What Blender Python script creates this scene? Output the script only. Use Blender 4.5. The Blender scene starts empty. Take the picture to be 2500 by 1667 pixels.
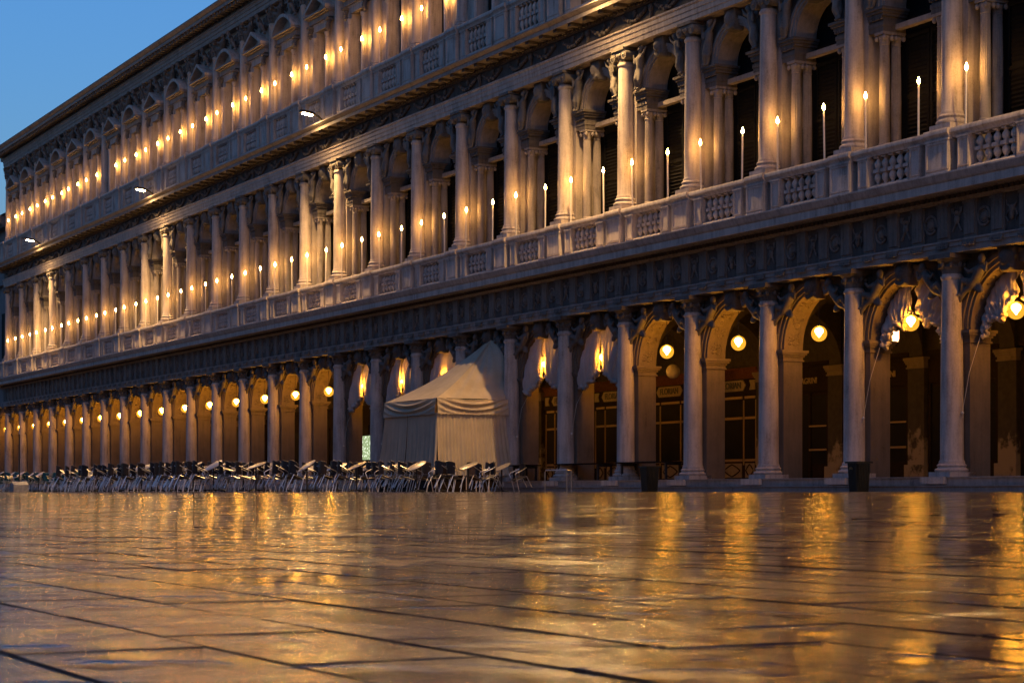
import bpy, bmesh, math, random
from mathutils import Vector, Matrix, noise
random.seed(7)
S = bpy.context.scene
C = S.collection
R = math.radians
PI = math.pi
sin, cos = math.sin, math.cos

# ------------------------------------------------------------------ camera
TH = R(27.45)
cam_d = bpy.data.cameras.new('camera')
cam = bpy.data.objects.new('camera', cam_d)
C.objects.link(cam)
cam_d.sensor_width = 36
cam_d.lens = 70.0
cam_d.shift_y = 0.147
cam_d.clip_start = 0.05
cam_d.clip_end = 3000
CAMX, CAMD = 38.28, 32.02
cam.location = (CAMX, -CAMD, 0)
cam.rotation_euler = (R(90), 0, R(90) - TH)
cam_d.dof.use_dof = True
cam_d.dof.focus_distance = 55
cam_d.dof.aperture_fstop = 14
S.camera = cam

# ------------------------------------------------------------------ world
W = bpy.data.worlds.new('World')
S.world = W
W.use_nodes = True
wn = W.node_tree
wn.nodes.clear()
wo = wn.nodes.new('ShaderNodeOutputWorld')
bg = wn.nodes.new('ShaderNodeBackground')
sky = wn.nodes.new('ShaderNodeTexSky')
sky.sky_type = 'NISHITA'
sky.sun_disc = False
sky.sun_elevation = R(1.0)
sky.sun_rotation = R(106)
sky.altitude = 0
sky.air_density = 1.0
sky.dust_density = 0.6
sky.ozone_density = 4.0
wn.links.new(sky.outputs[0], bg.inputs[0])
bg.inputs[1].default_value = 0.15
wn.links.new(bg.outputs[0], wo.inputs[0])
S.view_settings.view_transform = 'Standard'
S.view_settings.look = 'None'
S.view_settings.gamma = 1
S.view_settings.exposure = 2.1
S.view_settings.use_curve_mapping = False
S.cycles.use_denoising = True
S.cycles.use_light_tree = True
S.cycles.sample_clamp_indirect = 8
S.cycles.max_bounces = 6
S.cycles.diffuse_bounces = 3
S.cycles.glossy_bounces = 4
S.cycles.transparent_max_bounces = 6
S.cycles.caustics_reflective = False
S.cycles.caustics_refractive = False

# lamp colours and strengths
CANDLE_COL, CANDLE_W = (1.0, 0.46, 0.095, 1), 85.0
GLOBE_COL, GLOBE_W = (1.0, 0.44, 0.045, 1), 96.0
FLOOD_COL, FLOOD_W = (1.0, 0.57, 0.20, 1), 90.0
FLOOD_WATT = 980.0

# ------------------------------------------------------------------ materials
class NT:
    def __init__(s, name):
        s.m = bpy.data.materials.new(name)
        s.m.use_nodes = True
        s.t = s.m.node_tree
        s.t.nodes.clear()
        s.out = s.t.nodes.new('ShaderNodeOutputMaterial')
    def n(s, typ, **kw):
        o = s.t.nodes.new('ShaderNode' + typ)
        for k, v in kw.items():
            setattr(o, k, v)
        return o
    def l(s, a, b):
        s.t.links.new(a, b)
    def pos(s, sc=(1, 1, 1)):
        g = s.n('NewGeometry')
        mp = s.n('Mapping')
        mp.inputs['Scale'].default_value = sc
        s.l(g.outputs['Position'], mp.inputs[0])
        return mp.outputs[0]
    def noise(s, vec, scale, detail=4, rough=0.55):
        o = s.n('TexNoise')
        o.inputs['Scale'].default_value = scale
        o.inputs['Detail'].default_value = detail
        o.inputs['Roughness'].default_value = rough
        s.l(vec, o.inputs['Vector'])
        return o.outputs['Fac']
    def ramp(s, fac, stops):
        o = s.n('ValToRGB')
        e = o.color_ramp.elements
        while len(e) > 1:
            e.remove(e[-1])
        e[0].position, c = stops[0][0], stops[0][1]
        e[0].color = c if len(c) == 4 else (*c, 1)
        for p, c in stops[1:]:
            q = e.new(p)
            q.color = c if len(c) == 4 else (*c, 1)
        s.l(fac, o.inputs[0])
        return o.outputs[0]
    def mix(s, fac, a, b, mode='MIX'):
        o = s.n('Mix', data_type='RGBA', blend_type=mode)
        for sock, v in ((o.inputs[0], fac), (o.inputs[6], a), (o.inputs[7], b)):
            if hasattr(v, 'links'):
                s.l(v, sock)
            else:
                sock.default_value = v
        return o.outputs[2]
    def math(s, op, a, b=0.0):
        o = s.n('Math', operation=op)
        for sock, v in ((o.inputs[0], a), (o.inputs[1], b)):
            if hasattr(v, 'links'):
                s.l(v, sock)
            else:
                sock.default_value = v
        return o.outputs[0]
    def bsdf(s, col, rough=0.7, **kw):
        b = s.n('BsdfPrincipled')
        if hasattr(col, 'links'):
            s.l(col, b.inputs['Base Color'])
        else:
            b.inputs['Base Color'].default_value = (*col[:3], 1)
        if hasattr(rough, 'links'):
            s.l(rough, b.inputs['Roughness'])
        else:
            b.inputs['Roughness'].default_value = rough
        for k, v in kw.items():
            b.inputs[k].default_value = v
        s.l(b.outputs[0], s.out.inputs[0])
        return b
    def bump(s, b, h, strength=0.3, dist=0.02, prev=None):
        o = s.n('Bump')
        o.inputs['Strength'].default_value = strength
        o.inputs['Distance'].default_value = dist
        s.l(h, o.inputs['Height'])
        if prev is not None:
            s.l(prev, o.inputs['Normal'])
        s.l(o.outputs[0], b.inputs['Normal'])
        return o.outputs[0]

def stone(name, light, dark, lo=0.42, hi=0.66, rough=0.75, streak=0.5):
    t = NT(name)
    p = t.pos()
    p2 = t.pos((3.0, 3.0, 0.35))
    n1 = t.noise(p, 1.6, 6, 0.62)
    n2 = t.noise(p2, 2.4, 5, 0.6)
    n3 = t.noise(p, 22, 4, 0.6)
    f = t.math('ADD', t.math('MULTIPLY', n1, 1 - streak), t.math('MULTIPLY', n2, streak))
    f = t.math('ADD', f, t.math('MULTIPLY', t.math('SUBTRACT', n3, 0.5), 0.25))
    mid = tuple((a * 0.55 + b * 0.45) for a, b in zip(light, dark))
    col = t.ramp(f, [(lo - 0.08, dark), (lo + 0.05, mid), (hi, light)])
    b = t.bsdf(col, rough)
    h = t.math('ADD', t.math('MULTIPLY', n3, 0.5), n1)
    t.bump(b, h, 0.35, 0.02)
    return t.m

M = {}
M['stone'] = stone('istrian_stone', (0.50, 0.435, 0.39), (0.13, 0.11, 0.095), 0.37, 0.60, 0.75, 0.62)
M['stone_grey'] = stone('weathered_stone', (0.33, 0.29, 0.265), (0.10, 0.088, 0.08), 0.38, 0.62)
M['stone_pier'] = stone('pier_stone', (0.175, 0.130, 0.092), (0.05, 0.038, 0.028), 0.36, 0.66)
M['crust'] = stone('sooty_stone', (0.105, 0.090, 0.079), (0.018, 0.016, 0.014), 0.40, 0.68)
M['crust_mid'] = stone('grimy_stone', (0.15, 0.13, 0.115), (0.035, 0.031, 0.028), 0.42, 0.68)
M['relief'] = stone('carved_stone', (0.19, 0.175, 0.16), (0.035, 0.033, 0.03), 0.40, 0.66)

def mat_plaster():
    t = NT('peeling_plaster')
    p = t.pos()
    n1 = t.noise(p, 2.2, 7, 0.62)
    g = t.n('NewGeometry')
    sx = t.n('SeparateXYZ')
    t.l(g.outputs['Position'], sx.inputs[0])
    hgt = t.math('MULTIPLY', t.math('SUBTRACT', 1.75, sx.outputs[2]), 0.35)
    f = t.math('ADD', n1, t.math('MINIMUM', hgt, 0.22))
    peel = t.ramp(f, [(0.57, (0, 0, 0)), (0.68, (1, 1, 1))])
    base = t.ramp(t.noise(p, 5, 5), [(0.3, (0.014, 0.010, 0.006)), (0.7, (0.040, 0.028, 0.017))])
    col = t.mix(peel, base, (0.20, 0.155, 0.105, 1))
    b = t.bsdf(col, 0.85)
    t.bump(b, n1, 0.4, 0.02)
    return t.m
M['plaster'] = mat_plaster()

def simple(name, col, rough=0.5, var=0.25, scale=8, **kw):
    t = NT(name)
    p = t.pos()
    n1 = t.noise(p, scale, 5)
    c0 = tuple(c * (1 - var) for c in col)
    c1 = tuple(min(1, c * (1 + var)) for c in col)
    b = t.bsdf(t.ramp(n1, [(0.3, c0), (0.7, c1)]), rough, **kw)
    t.bump(b, n1, 0.15, 0.01)
    return t.m

M['ceiling'] = simple('dark_vault', (0.022, 0.017, 0.012), 0.9)
M['arcade_floor'] = simple('arcade_floor', (0.08, 0.07, 0.06), 0.35)
M['wood'] = simple('dark_wood', (0.014, 0.008, 0.005), 0.7, 0.4, 14, **{'Specular IOR Level': 0.08})
M['wood_red'] = simple('reddish_wood', (0.09, 0.030, 0.012), 0.7, 0.3, 12, **{'Specular IOR Level': 0.1})
M['black'] = simple('black_paint', (0.012, 0.012, 0.012), 0.5)
M['shutter'] = simple('shutter_paint', (0.008, 0.008, 0.008), 0.75, **{'Specular IOR Level': 0.1})
M['shutter_brown'] = simple('brown_shutter', (0.022, 0.015, 0.011), 0.7, 0.4, 5)
M['gold'] = simple('gilt_trim', (0.24, 0.145, 0.045), 0.45, 0.2, 20)
M['cream'] = simple('cream_panel', (0.19, 0.135, 0.07), 0.5, 0.2, 10)
M['metal'] = simple('dark_iron', (0.03, 0.03, 0.032), 0.45, 0.3, 20, Metallic=0.6)
M['steel'] = simple('aluminium', (0.52, 0.52, 0.53), 0.30, 0.15, 30, Metallic=1.0)
M['rattan'] = simple('brown_rattan', (0.085, 0.046, 0.022), 0.55, 0.4, 60)
M['rattan_black'] = simple('black_rattan', (0.032, 0.024, 0.020), 0.5, 0.4, 60)
M['teal'] = simple('teal_weave', (0.015, 0.10, 0.13), 0.5, 0.3, 60)
M['marble'] = simple('table_marble', (0.26, 0.23, 0.20), 0.3, 0.12, 5)
M['bin'] = simple('bin_paint', (0.012, 0.013, 0.012), 0.45)
M['lead'] = simple('roof_lead', (0.07, 0.07, 0.075), 0.6)
M['wax'] = simple('candle_tube', (0.66, 0.62, 0.55), 0.45, 0.1, 20)
M['concrete'] = simple('concrete', (0.30, 0.29, 0.28), 0.7)
M['far_wall'] = stone('far_wall', (0.20, 0.19, 0.19), (0.08, 0.08, 0.085), 0.4, 0.66)
M['glass_dark'] = simple('dark_glass', (0.010, 0.009, 0.008), 0.5, 0.2, 3, **{'Specular IOR Level': 0.04})
M['globe_off'] = simple('opal_glass', (0.45, 0.40, 0.33), 0.15, 0.05, 3)

def mat_cloth(name, col, tr=0.35):
    t = NT(name)
    p = t.pos()
    n1 = t.noise(p, 1.7, 4)
    c = t.ramp(n1, [(0.3, tuple(x * 0.8 for x in col)), (0.7, col)])
    d = t.n('BsdfDiffuse')
    tl = t.n('BsdfTranslucent')
    t.l(c, d.inputs[0])
    t.l(c, tl.inputs[0])
    wv = t.noise(t.pos((60, 60, 8)), 4, 2)
    o = t.n('Bump')
    o.inputs['Strength'].default_value = 0.2
    o.inputs['Distance'].default_value = 0.01
    t.l(wv, o.inputs['Height'])
    t.l(o.outputs[0], d.inputs['Normal'])
    mx = t.n('MixShader')
    mx.inputs[0].default_value = tr
    t.l(d.outputs[0], mx.inputs[1])
    t.l(tl.outputs[0], mx.inputs[2])
    t.l(mx.outputs[0], t.out.inputs[0])
    return t.m
M['curtain'] = mat_cloth('white_drape', (0.70, 0.63, 0.58), 0.38)
M['canvas'] = mat_cloth('tent_canvas', (0.52, 0.44, 0.33), 0.08)

def mat_emit(name, col, w):
    t = NT(name)
    e = t.n('Emission')
    e.inputs[0].default_value = col
    e.inputs[1].default_value = w
    t.l(e.outputs[0], t.out.inputs[0])
    return t.m
M['flame'] = mat_emit('candle_flame', CANDLE_COL, CANDLE_W)
M['bulb'] = mat_emit('globe_bulb', GLOBE_COL, GLOBE_W)
M['flood'] = mat_emit('flood_panel', FLOOD_COL, FLOOD_W)
M['lantern_glow'] = mat_emit('lantern_glow', (1.0, 0.42, 0.17, 1), 2.0)

def mat_globe():
    t = NT('opal_globe')
    e = t.n('Emission')
    e.inputs[0].default_value = (1.0, 0.42, 0.035, 1)
    e.inputs[1].default_value = 0.42
    tr = t.n('BsdfTransparent')
    tr.inputs[0].default_value = (1, 0.9, 0.65, 1)
    mx = t.n('MixShader')
    mx.inputs[0].default_value = 0.45
    t.l(tr.outputs[0], mx.inputs[1])
    t.l(e.outputs[0], mx.inputs[2])
    t.l(mx.outputs[0], t.out.inputs[0])
    return t.m
M['globe'] = mat_globe()

def mat_window_lit():
    t = NT('lit_shop_window')
    p = t.pos()
    v = t.n('TexVoronoi')
    v.inputs['Scale'].default_value = 7
    t.l(p, v.inputs['Vector'])
    c = t.ramp(v.outputs['Distance'], [(0.25, (0.9, 1.0, 0.75)), (0.42, (0.25, 0.32, 0.16))])
    e = t.n('Emission')
    t.l(c, e.inputs[0])
    e.inputs[1].default_value = 0.34
    t.l(e.outputs[0], t.out.inputs[0])
    return t.m
M['shop_lit'] = mat_window_lit()

def mat_paving(name, joints=False):
    t = NT(name)
    p = t.pos()
    big = t.noise(p, 0.9, 3, 0.5)
    med = t.noise(p, 5.5, 5, 0.6)
    fine = t.noise(p, 130, 3, 0.7)
    grit = t.noise(p, 420, 2, 0.6)
    oi = t.n('ObjectInfo')
    rnd = oi.outputs['Random']
    f = t.math('ADD', t.math('MULTIPLY', med, 0.85), t.math('MULTIPLY', rnd, 0.15))
    col = t.ramp(f, [(0.2, (0.026, 0.023, 0.022)), (0.5, (0.055, 0.048, 0.044)), (0.8, (0.095, 0.083, 0.074))])
    # wet film: smooth where water stands, rougher on the crowns of the slabs
    wet = t.ramp(t.math('ADD', t.math('MULTIPLY', big, 0.6), t.math('MULTIPLY', med, 0.4)),
                 [(0.42, (0.03, 0.03, 0.03)), (0.53, (0.06, 0.06, 0.06)), (0.62, (0.20, 0.20, 0.20))])
    amt = t.ramp(t.math('ADD', t.math('MULTIPLY', big, 0.6), t.math('MULTIPLY', med, 0.4)),
                 [(0.43, (0.25, 0.25, 0.25)), (0.56, (1, 1, 1))])
    b = t.bsdf(col, wet, **{'IOR': 1.45, 'Specular IOR Level': 0.6})
    h = t.math('ADD', fine, t.math('MULTIPLY', grit, 0.6))
    h = t.math('MULTIPLY', h, amt)
    chip = t.noise(p, 13, 4, 0.55)
    chip = t.math('MULTIPLY', chip, t.math('ADD', t.math('MULTIPLY', amt, 0.72), 0.28))
    grain = t.noise(t.pos((1, 1, 1)), 95, 4, 0.75)
    spec = t.ramp(grain, [(0.38, (0.02, 0.02, 0.02)), (0.52, (0.25, 0.25, 0.25)), (0.66, (0.9, 0.9, 0.9))])
    spec = t.mix(amt, (0.6, 0.6, 0.6, 1), spec)
    t.l(spec, b.inputs['Specular IOR Level'])
    dn = t.ramp(t.noise(p, 3.0, 3, 0.5), [(0.55, (1, 1, 1)), (0.64, (0, 0, 0))])
    nd = t.n('Bump')
    nd.inputs['Strength'].default_value = 1.0
    nd.inputs['Distance'].default_value = 0.0085
    t.l(dn, nd.inputs['Height'])
    nb = t.n('Bump')
    nb.inputs['Strength'].default_value = 0.05
    nb.inputs['Distance'].default_value = 0.02
    t.l(med, nb.inputs['Height'])
    t.l(nd.outputs[0], nb.inputs['Normal'])
    if joints:
        mp = t.n('Mapping')
        mp.inputs['Scale'].default_value = (1, 1, 1)
        g = t.n('NewGeometry')
        t.l(g.outputs['Position'], mp.inputs[0])
        br = t.n('TexBrick')
        br.inputs['Scale'].default_value = 1.0
        br.inputs['Brick Width'].default_value = 0.75
        br.inputs['Row Height'].default_value = 0.384
        br.inputs['Mortar Size'].default_value = 0.010
        br.inputs['Color1'].default_value = (1, 1, 1, 1)
        br.inputs['Color2'].default_value = (0.9, 0.9, 0.9, 1)
        br.inputs['Mortar'].default_value = (0, 0, 0, 1)
        t.l(mp.outputs[0], br.inputs['Vector'])
        col2 = t.mix(br.outputs['Fac'], col, (0.02, 0.018, 0.016, 1))
        t.l(col2, b.inputs['Base Color'])
        t.l(t.mix(br.outputs['Fac'], spec, (0.05, 0.05, 0.05, 1)), b.inputs['Specular IOR Level'])
        t.l(t.mix(br.outputs['Fac'], wet, (0.7, 0.7, 0.7, 1)), b.inputs['Roughness'])
    nc = t.n('Bump')
    nc.inputs['Strength'].default_value = 1.0
    nc.inputs['Distance'].default_value = 0.0046
    t.l(chip, nc.inputs['Height'])
    t.l(nb.outputs[0], nc.inputs['Normal'])
    t.bump(b, h, 0.30, 0.003, nc.outputs[0])
    return t.m
M['slab'] = mat_paving('wet_trachyte_slab')
M['paving'] = mat_paving('wet_paving', True)
M['joint'] = simple('joint_mortar', (0.015, 0.014, 0.013), 0.6)

# ------------------------------------------------------------------ mesh tools
class MB:
    def __init__(s):
        s.v, s.f = [], []
    def add(s, vs, fs):
        b = len(s.v)
        s.v += [tuple(p) for p in vs]
        s.f += [tuple(i + b for i in f) for f in fs]
        return s
    def box(s, x0, x1, y0, y1, z0, z1):
        vs = [(x, y, z) for z in (z0, z1) for y in (y0, y1) for x in (x0, x1)]
        return s.add(vs, [(0, 2, 3, 1), (4, 5, 7, 6), (0, 1, 5, 4), (2, 6, 7, 3), (0, 4, 6, 2), (1, 3, 7, 5)])
    def taper(s, x, y, z0, z1, hx0, hy0, hx1, hy1):
        vs = [(x + a * hx0, y + b * hy0, z0) for b in (-1, 1) for a in (-1, 1)] + \
             [(x + a * hx1, y + b * hy1, z1) for b in (-1, 1) for a in (-1, 1)]
        return s.add(vs, [(0, 2, 3, 1), (4, 5, 7, 6), (0, 1, 5, 4), (2, 6, 7, 3), (0, 4, 6, 2), (1, 3, 7, 5)])
    def lathe(s, prof, n=20, cx=0, cy=0, cap=True, rf=None):
        vs, fs = [], []
        m = len(prof)
        for r, z in prof:
            for k in range(n):
                a = 2 * PI * k / n
                rr = r * (rf(k, n, z) if rf else 1)
                vs.append((cx + rr * cos(a), cy + rr * sin(a), z))
        for j in range(m - 1):
            for k in range(n):
                k2 = (k + 1) % n
                fs.append((j * n + k, j * n + k2, (j + 1) * n + k2, (j + 1) * n + k))
        if cap:
            fs.append(tuple(range(n))[::-1])
            fs.append(tuple(range((m - 1) * n, m * n)))
        return s.add(vs, fs)
    def extr_x(s, prof, x0, x1):           # closed (y, z) outline swept along x
        n = len(prof)
        vs = [(x0, y, z) for y, z in prof] + [(x1, y, z) for y, z in prof]
        fs = [(k, (k + 1) % n, n + (k + 1) % n, n + k) for k in range(n)]
        fs += [tuple(range(n))[::-1], tuple(range(n, 2 * n))]
        return s.add(vs, fs)
    def extr_y(s, poly, y0, y1):           # closed (x, z) outline swept along y
        n = len(poly)
        vs = [(x, y0, z) for x, z in poly] + [(x, y1, z) for x, z in poly]
        fs = [(k, (k + 1) % n, n + (k + 1) % n, n + k) for k in range(n)]
        fs += [tuple(range(n))[::-1], tuple(range(n, 2 * n))]
        return s.add(vs, fs)
    def ring(s, cx, cz, r0, r1, y0, y1, a0, a1, n=24):   # arch ring in the xz plane
        vs, fs = [], []
        for k in range(n + 1):
            a = a0 + (a1 - a0) * k / n
            for r, y in ((r0, y0), (r1, y0), (r1, y1), (r0, y1)):
                vs.append((cx + r * cos(a), y, cz + r * sin(a)))
        for k in range(n):
            b = 4 * k
            for j in range(4):
                j2 = (j + 1) % 4
                fs.append((b + j, b + j2, b + 4 + j2, b + 4 + j))
        fs += [(0, 1, 2, 3), (4 * n + 3, 4 * n + 2, 4 * n + 1, 4 * n)]
        return s.add(vs, fs)
    def tube(s, pts, r, n=6, r1=None):
        pts = [Vector(p) for p in pts]
        vs, fs = [], []
        m = len(pts)
        for i, p in enumerate(pts):
            d = (pts[min(i + 1, m - 1)] - pts[max(i - 1, 0)]).normalized()
            u = d.cross(Vector((0.3, 0.2, 1)) if abs(d.z) < 0.9 else Vector((1, 0.1, 0))).normalized()
            w = d.cross(u)
            rr = r if r1 is None else r + (r1 - r) * i / (m - 1)
            for k in range(n):
                a = 2 * PI * k / n
                vs.append(p + u * rr * cos(a) + w * rr * sin(a))
        for i in range(m - 1):
            for k in range(n):
                k2 = (k + 1) % n
                fs.append((i * n + k, i * n + k2, (i + 1) * n + k2, (i + 1) * n + k))
        fs += [tuple(range(n))[::-1], tuple(range((m - 1) * n, m * n))]
        return s.add(vs, fs)
    def ball(s, c, r, n=10, m=7, rot=None):
        if not hasattr(r, '__len__'):
            r = (r, r, r)
        vs, fs = [], []
        for j in range(1, m):
            t = PI * j / m
            for k in range(n):
                a = 2 * PI * k / n
                p = Vector((r[0] * sin(t) * cos(a), r[1] * sin(t) * sin(a), r[2] * cos(t)))
                if rot:
                    p = rot @ p
                vs.append(p + Vector(c))
        tp = Vector((0, 0, r[2]))
        if rot:
            tp = rot @ tp
        vs += [Vector(c) + tp, Vector(c) - tp]
        T, B = len(vs) - 2, len(vs) - 1
        for j in range(m - 2):
            for k in range(n):
                k2 = (k + 1) % n
                fs.append((j * n + k, (j + 1) * n + k, (j + 1) * n + k2, j * n + k2))
        for k in range(n):
            k2 = (k + 1) % n
            fs.append((T, k, k2))
            fs.append((B, (m - 2) * n + k2, (m - 2) * n + k))
        return s.add(vs, fs)
    def limb(s, a, b, r0, r1, n=8):
        a, b = Vector(a), Vector(b)
        k = max(2, int((b - a).length / (0.5 * min(r0, r1))) + 1)
        for i in range(k + 1):
            t = i / k
            s.ball(a.lerp(b, t), r0 + (r1 - r0) * t, n, 6)
        return s
    def grid(s, fn, nu, nv):
        vs = [fn(i / nu, j / nv) for j in range(nv + 1) for i in range(nu + 1)]
        fs = []
        for j in range(nv):
            for i in range(nu):
                a = j * (nu + 1) + i
                fs.append((a, a + 1, a + nu + 2, a + nu + 1))
        return s.add(vs, fs)
    def mesh(s, name, mat, ang=35, fixn=True):
        me = bpy.data.meshes.new(name)
        me.from_pydata([tuple(p) for p in s.v], [], s.f)
        if fixn:
            bm = bmesh.new()
            bm.from_mesh(me)
            bmesh.ops.recalc_face_normals(bm, faces=bm.faces)
            bm.to_mesh(me)
            bm.free()
        me.shade_smooth()
        if ang < 180:
            me.set_sharp_from_angle(angle=R(ang))
        me.materials.append(M[mat])
        return me

def tag(o, label=None, cat=None, group=None, kind=None):
    if label: o['label'] = label
    if cat: o['category'] = cat
    if group: o['group'] = group
    if kind: o['kind'] = kind
    return o
def empty(name, loc=(0, 0, 0), rz=0, parent=None):
    o = bpy.data.objects.new(name, None)
    C.objects.link(o)
    o.location = loc
    o.rotation_euler = (0, 0, rz)
    o.empty_display_size = 0.2
    if parent: o.parent = parent
    return o
def inst(name, me, parent=None, loc=(0, 0, 0), rot=(0, 0, 0), sc=(1, 1, 1)):
    o = bpy.data.objects.new(name, me)
    C.objects.link(o)
    o.location = loc
    o.rotation_euler = rot
    o.scale = sc
    if parent: o.parent = parent
    return o
def copy_tree(o, parent=None):
    c = o.copy()
    C.objects.link(c)
    c.parent = parent
    for ch in list(o.children):
        copy_tree(ch, c)
    return c
def fuse(mb, name, mat, voxel):            # weld overlapping volumes into one continuous surface
    me = mb.mesh(name + '_src', mat, 180)
    o = bpy.data.objects.new('src', me)
    C.objects.link(o)
    md = o.modifiers.new('r', 'REMESH')
    md.mode = 'VOXEL'
    md.voxel_size = voxel
    md2 = o.modifiers.new('s', 'SMOOTH')
    md2.iterations = 2
    md2.factor = 0.5
    dg = bpy.context.evaluated_depsgraph_get()
    ev = o.evaluated_get(dg)
    out = bpy.data.meshes.new_from_object(ev)
    out.name = name
    out.shade_smooth()
    out.materials.clear()
    out.materials.append(M[mat])
    bpy.data.objects.remove(o)
    bpy.data.meshes.remove(me)
    return out
ORD = ['first', 'second', 'third', 'fourth', 'fifth', 'sixth', 'seventh', 'eighth', 'ninth', 'tenth', 'eleventh', 'twelfth',
       'thirteenth', 'fourteenth', 'fifteenth', 'sixteenth', 'seventeenth', 'eighteenth', 'nineteenth', 'twentieth',
       'twenty-first', 'twenty-second', 'twenty-third', 'twenty-fourth', 'twenty-fifth', 'twenty-sixth', 'twenty-seventh',
       'twenty-eighth', 'twenty-ninth', 'thirtieth'] + [t + '-' + u for t in ('thirty', 'forty', 'fifty') for u in
       ('first', 'second', 'third', 'fourth', 'fifth', 'sixth', 'seventh', 'eighth', 'ninth', 'tenth')]

# ------------------------------------------------------------------ ground
BAY = 3.9
SLAB_W, SLAB_L = 0.384, 0.75
def gz(n):                                  # piazza level at n metres in front of the columns
    if n >= 26: return -0.30
    if n >= 12:
        t = (26 - n) / 14
        return -0.30 + 0.315 * t * t * (3 - 2 * t)
    t = n / 12
    return -0.02 + 0.035 * t * t * (3 - 2 * t)

ground = None
def build_ground():
    global ground
    # the sheet: strips across the piazza following its gentle crown; a lower tray under the single slabs
    ys = [400, 200, 120, 80, 60, 45, 40] + [38 - k for k in range(0, 39)] + [-8]
    xs = [-900, -300, -150] + [-130 + 5 * k for k in range(0, 45)] + [150, 300, 900]
    vs, fs = [], []
    for n in ys:
        for x in xs:
            vs.append((x, -n, gz(max(n, 0)) - 0.010))
    nx = len(xs)
    for j in range(len(ys) - 1):
        for i in range(nx - 1):
            a = j * nx + i
            fs.append((a, a + nx, a + nx + 1, a + 1))
    mb = MB()
    mb.add(vs, fs)
    me = mb.mesh('ground', 'paving', 180)
    ground = inst('ground', me)
    tag(ground, kind='structure')
build_ground()

def build_slabs():
    fx, fy = -cos(TH), sin(TH)
    rx, ry = sin(TH), cos(TH)
    near, far = [], []
    off0 = 2.9 * 0.3                        # first joint line left of the camera foot, from the photograph
    for row in range(-4, 60):
        n1 = CAMD - off0 - (row - 1) * SLAB_W
        n0 = n1 - SLAB_W
        shift = (row % 2) * 0.5 * SLAB_L + random.uniform(-0.08, 0.08)
        for k in range(-2, 70):
            x1 = CAMX - 0.33 - shift - k * SLAB_L
            x0 = x1 - SLAB_L
            cx, cy = (x0 + x1) / 2 - CAMX, -(n0 + n1) / 2 + CAMD
            z = cx * fx + cy * fy
            lat = cx * rx + cy * ry
            if z < 2.2 or z > 17 or abs(lat) > 0.30 * z + 1.2:
                continue
            near.append((z, x0, x1, n0, n1))
    near.sort()
    far = near[300:]
    near = near[:300]
    def slab_mb(mb, x0, x1, n0, n1, ox=0, oy=0, oz=0):
        g = 0.008 + random.random() * 0.004
        tx, ty = random.gauss(0, 0.0011), random.gauss(0, 0.0015)
        dz = random.gauss(0, 0.0009)
        cxm, cym = (x0 + x1) / 2, -(n0 + n1) / 2
        fr = [0, 0.25, 0.5, 0.75, 1]
        fw = [0, 0.33, 0.67, 1]
        X0, X1, Y0, Y1 = x0 + g, x1 - g, -n1 + g, -n0 - g
        vs = []
        for b in fw:
            for a in fr:
                x, y = X0 + (X1 - X0) * a, Y0 + (Y1 - Y0) * b
                z = gz(-y) + dz + (x - cxm) * tx + (y - cym) * ty
                ed = (a in (0, 1)) or (b in (0, 1))
                z += 0.0011 * noise.noise(Vector((x * 1.6, y * 1.6, 3)))
                vs.append((x - ox, y - oy, z - oz))
        na, nb = len(fr), len(fw)
        fs = [(j * na + i, j * na + i + 1, (j + 1) * na + i + 1, (j + 1) * na + i) for j in range(nb - 1) for i in range(na - 1)]
        # skirt
        per = [i for i in range(na)] + [j * na + na - 1 for j in range(1, nb)] + \
              [(nb - 1) * na + i for i in range(na - 2, -1, -1)] + [j * na for j in range(nb - 2, 0, -1)]
        base = len(vs)
        vs += [(vs[i][0], vs[i][1], vs[i][2] - 0.05) for i in per]
        L = len(per)
        fs += [(per[k], base + k, base + (k + 1) % L, per[(k + 1) % L]) for k in range(L)]
        mb.add(vs, fs)
    for z, x0, x1, n0, n1 in near:
        mb = MB()
        ox, oy = (x0 + x1) / 2, -(n0 + n1) / 2
        slab_mb(mb, x0, x1, n0, n1, ox, oy, gz(-oy))
        me = mb.mesh('paving_slab', 'slab', 40)
        inst('paving_slab', me, ground, (ox, oy, gz(-oy)))
    mb = MB()
    for z, x0, x1, n0, n1 in near + far:
        mb.add([(x0, -n1, gz(n1) - .0065), (x1, -n1, gz(n1) - .0065), (x1, -n0, gz(n0) - .0065), (x0, -n0, gz(n0) - .0065)], [(0, 1, 2, 3)])
    inst('joint_mortar', mb.mesh('joint_mortar', 'joint', 180), ground)
    mb = MB()
    for z, x0, x1, n0, n1 in far:
        slab_mb(mb, x0, x1, n0, n1)
    tag(inst('paving_slabs', mb.mesh('paving_slabs', 'slab', 40), ground), kind='stuff')
build_slabs()

# ------------------------------------------------------------------ the palace: shared meshes
I0, I1 = -3, 25                             # first and last column of the palace
XL, XR = -BAY * I1 - 0.55, -BAY * I0 + 0.55
def cx(i): return -BAY * i

palace = empty('arcaded_palace', (0, 0, 0))
tag(palace, 'long three-storey white stone palace with ground arcade, balustrades and rows of columns', 'building')
EX = empty('arcade_wing', (0, 0, 0))
tag(EX, 'dim lower wing continuing past the far end of the long palace, only a sliver visible', 'building')

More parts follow.
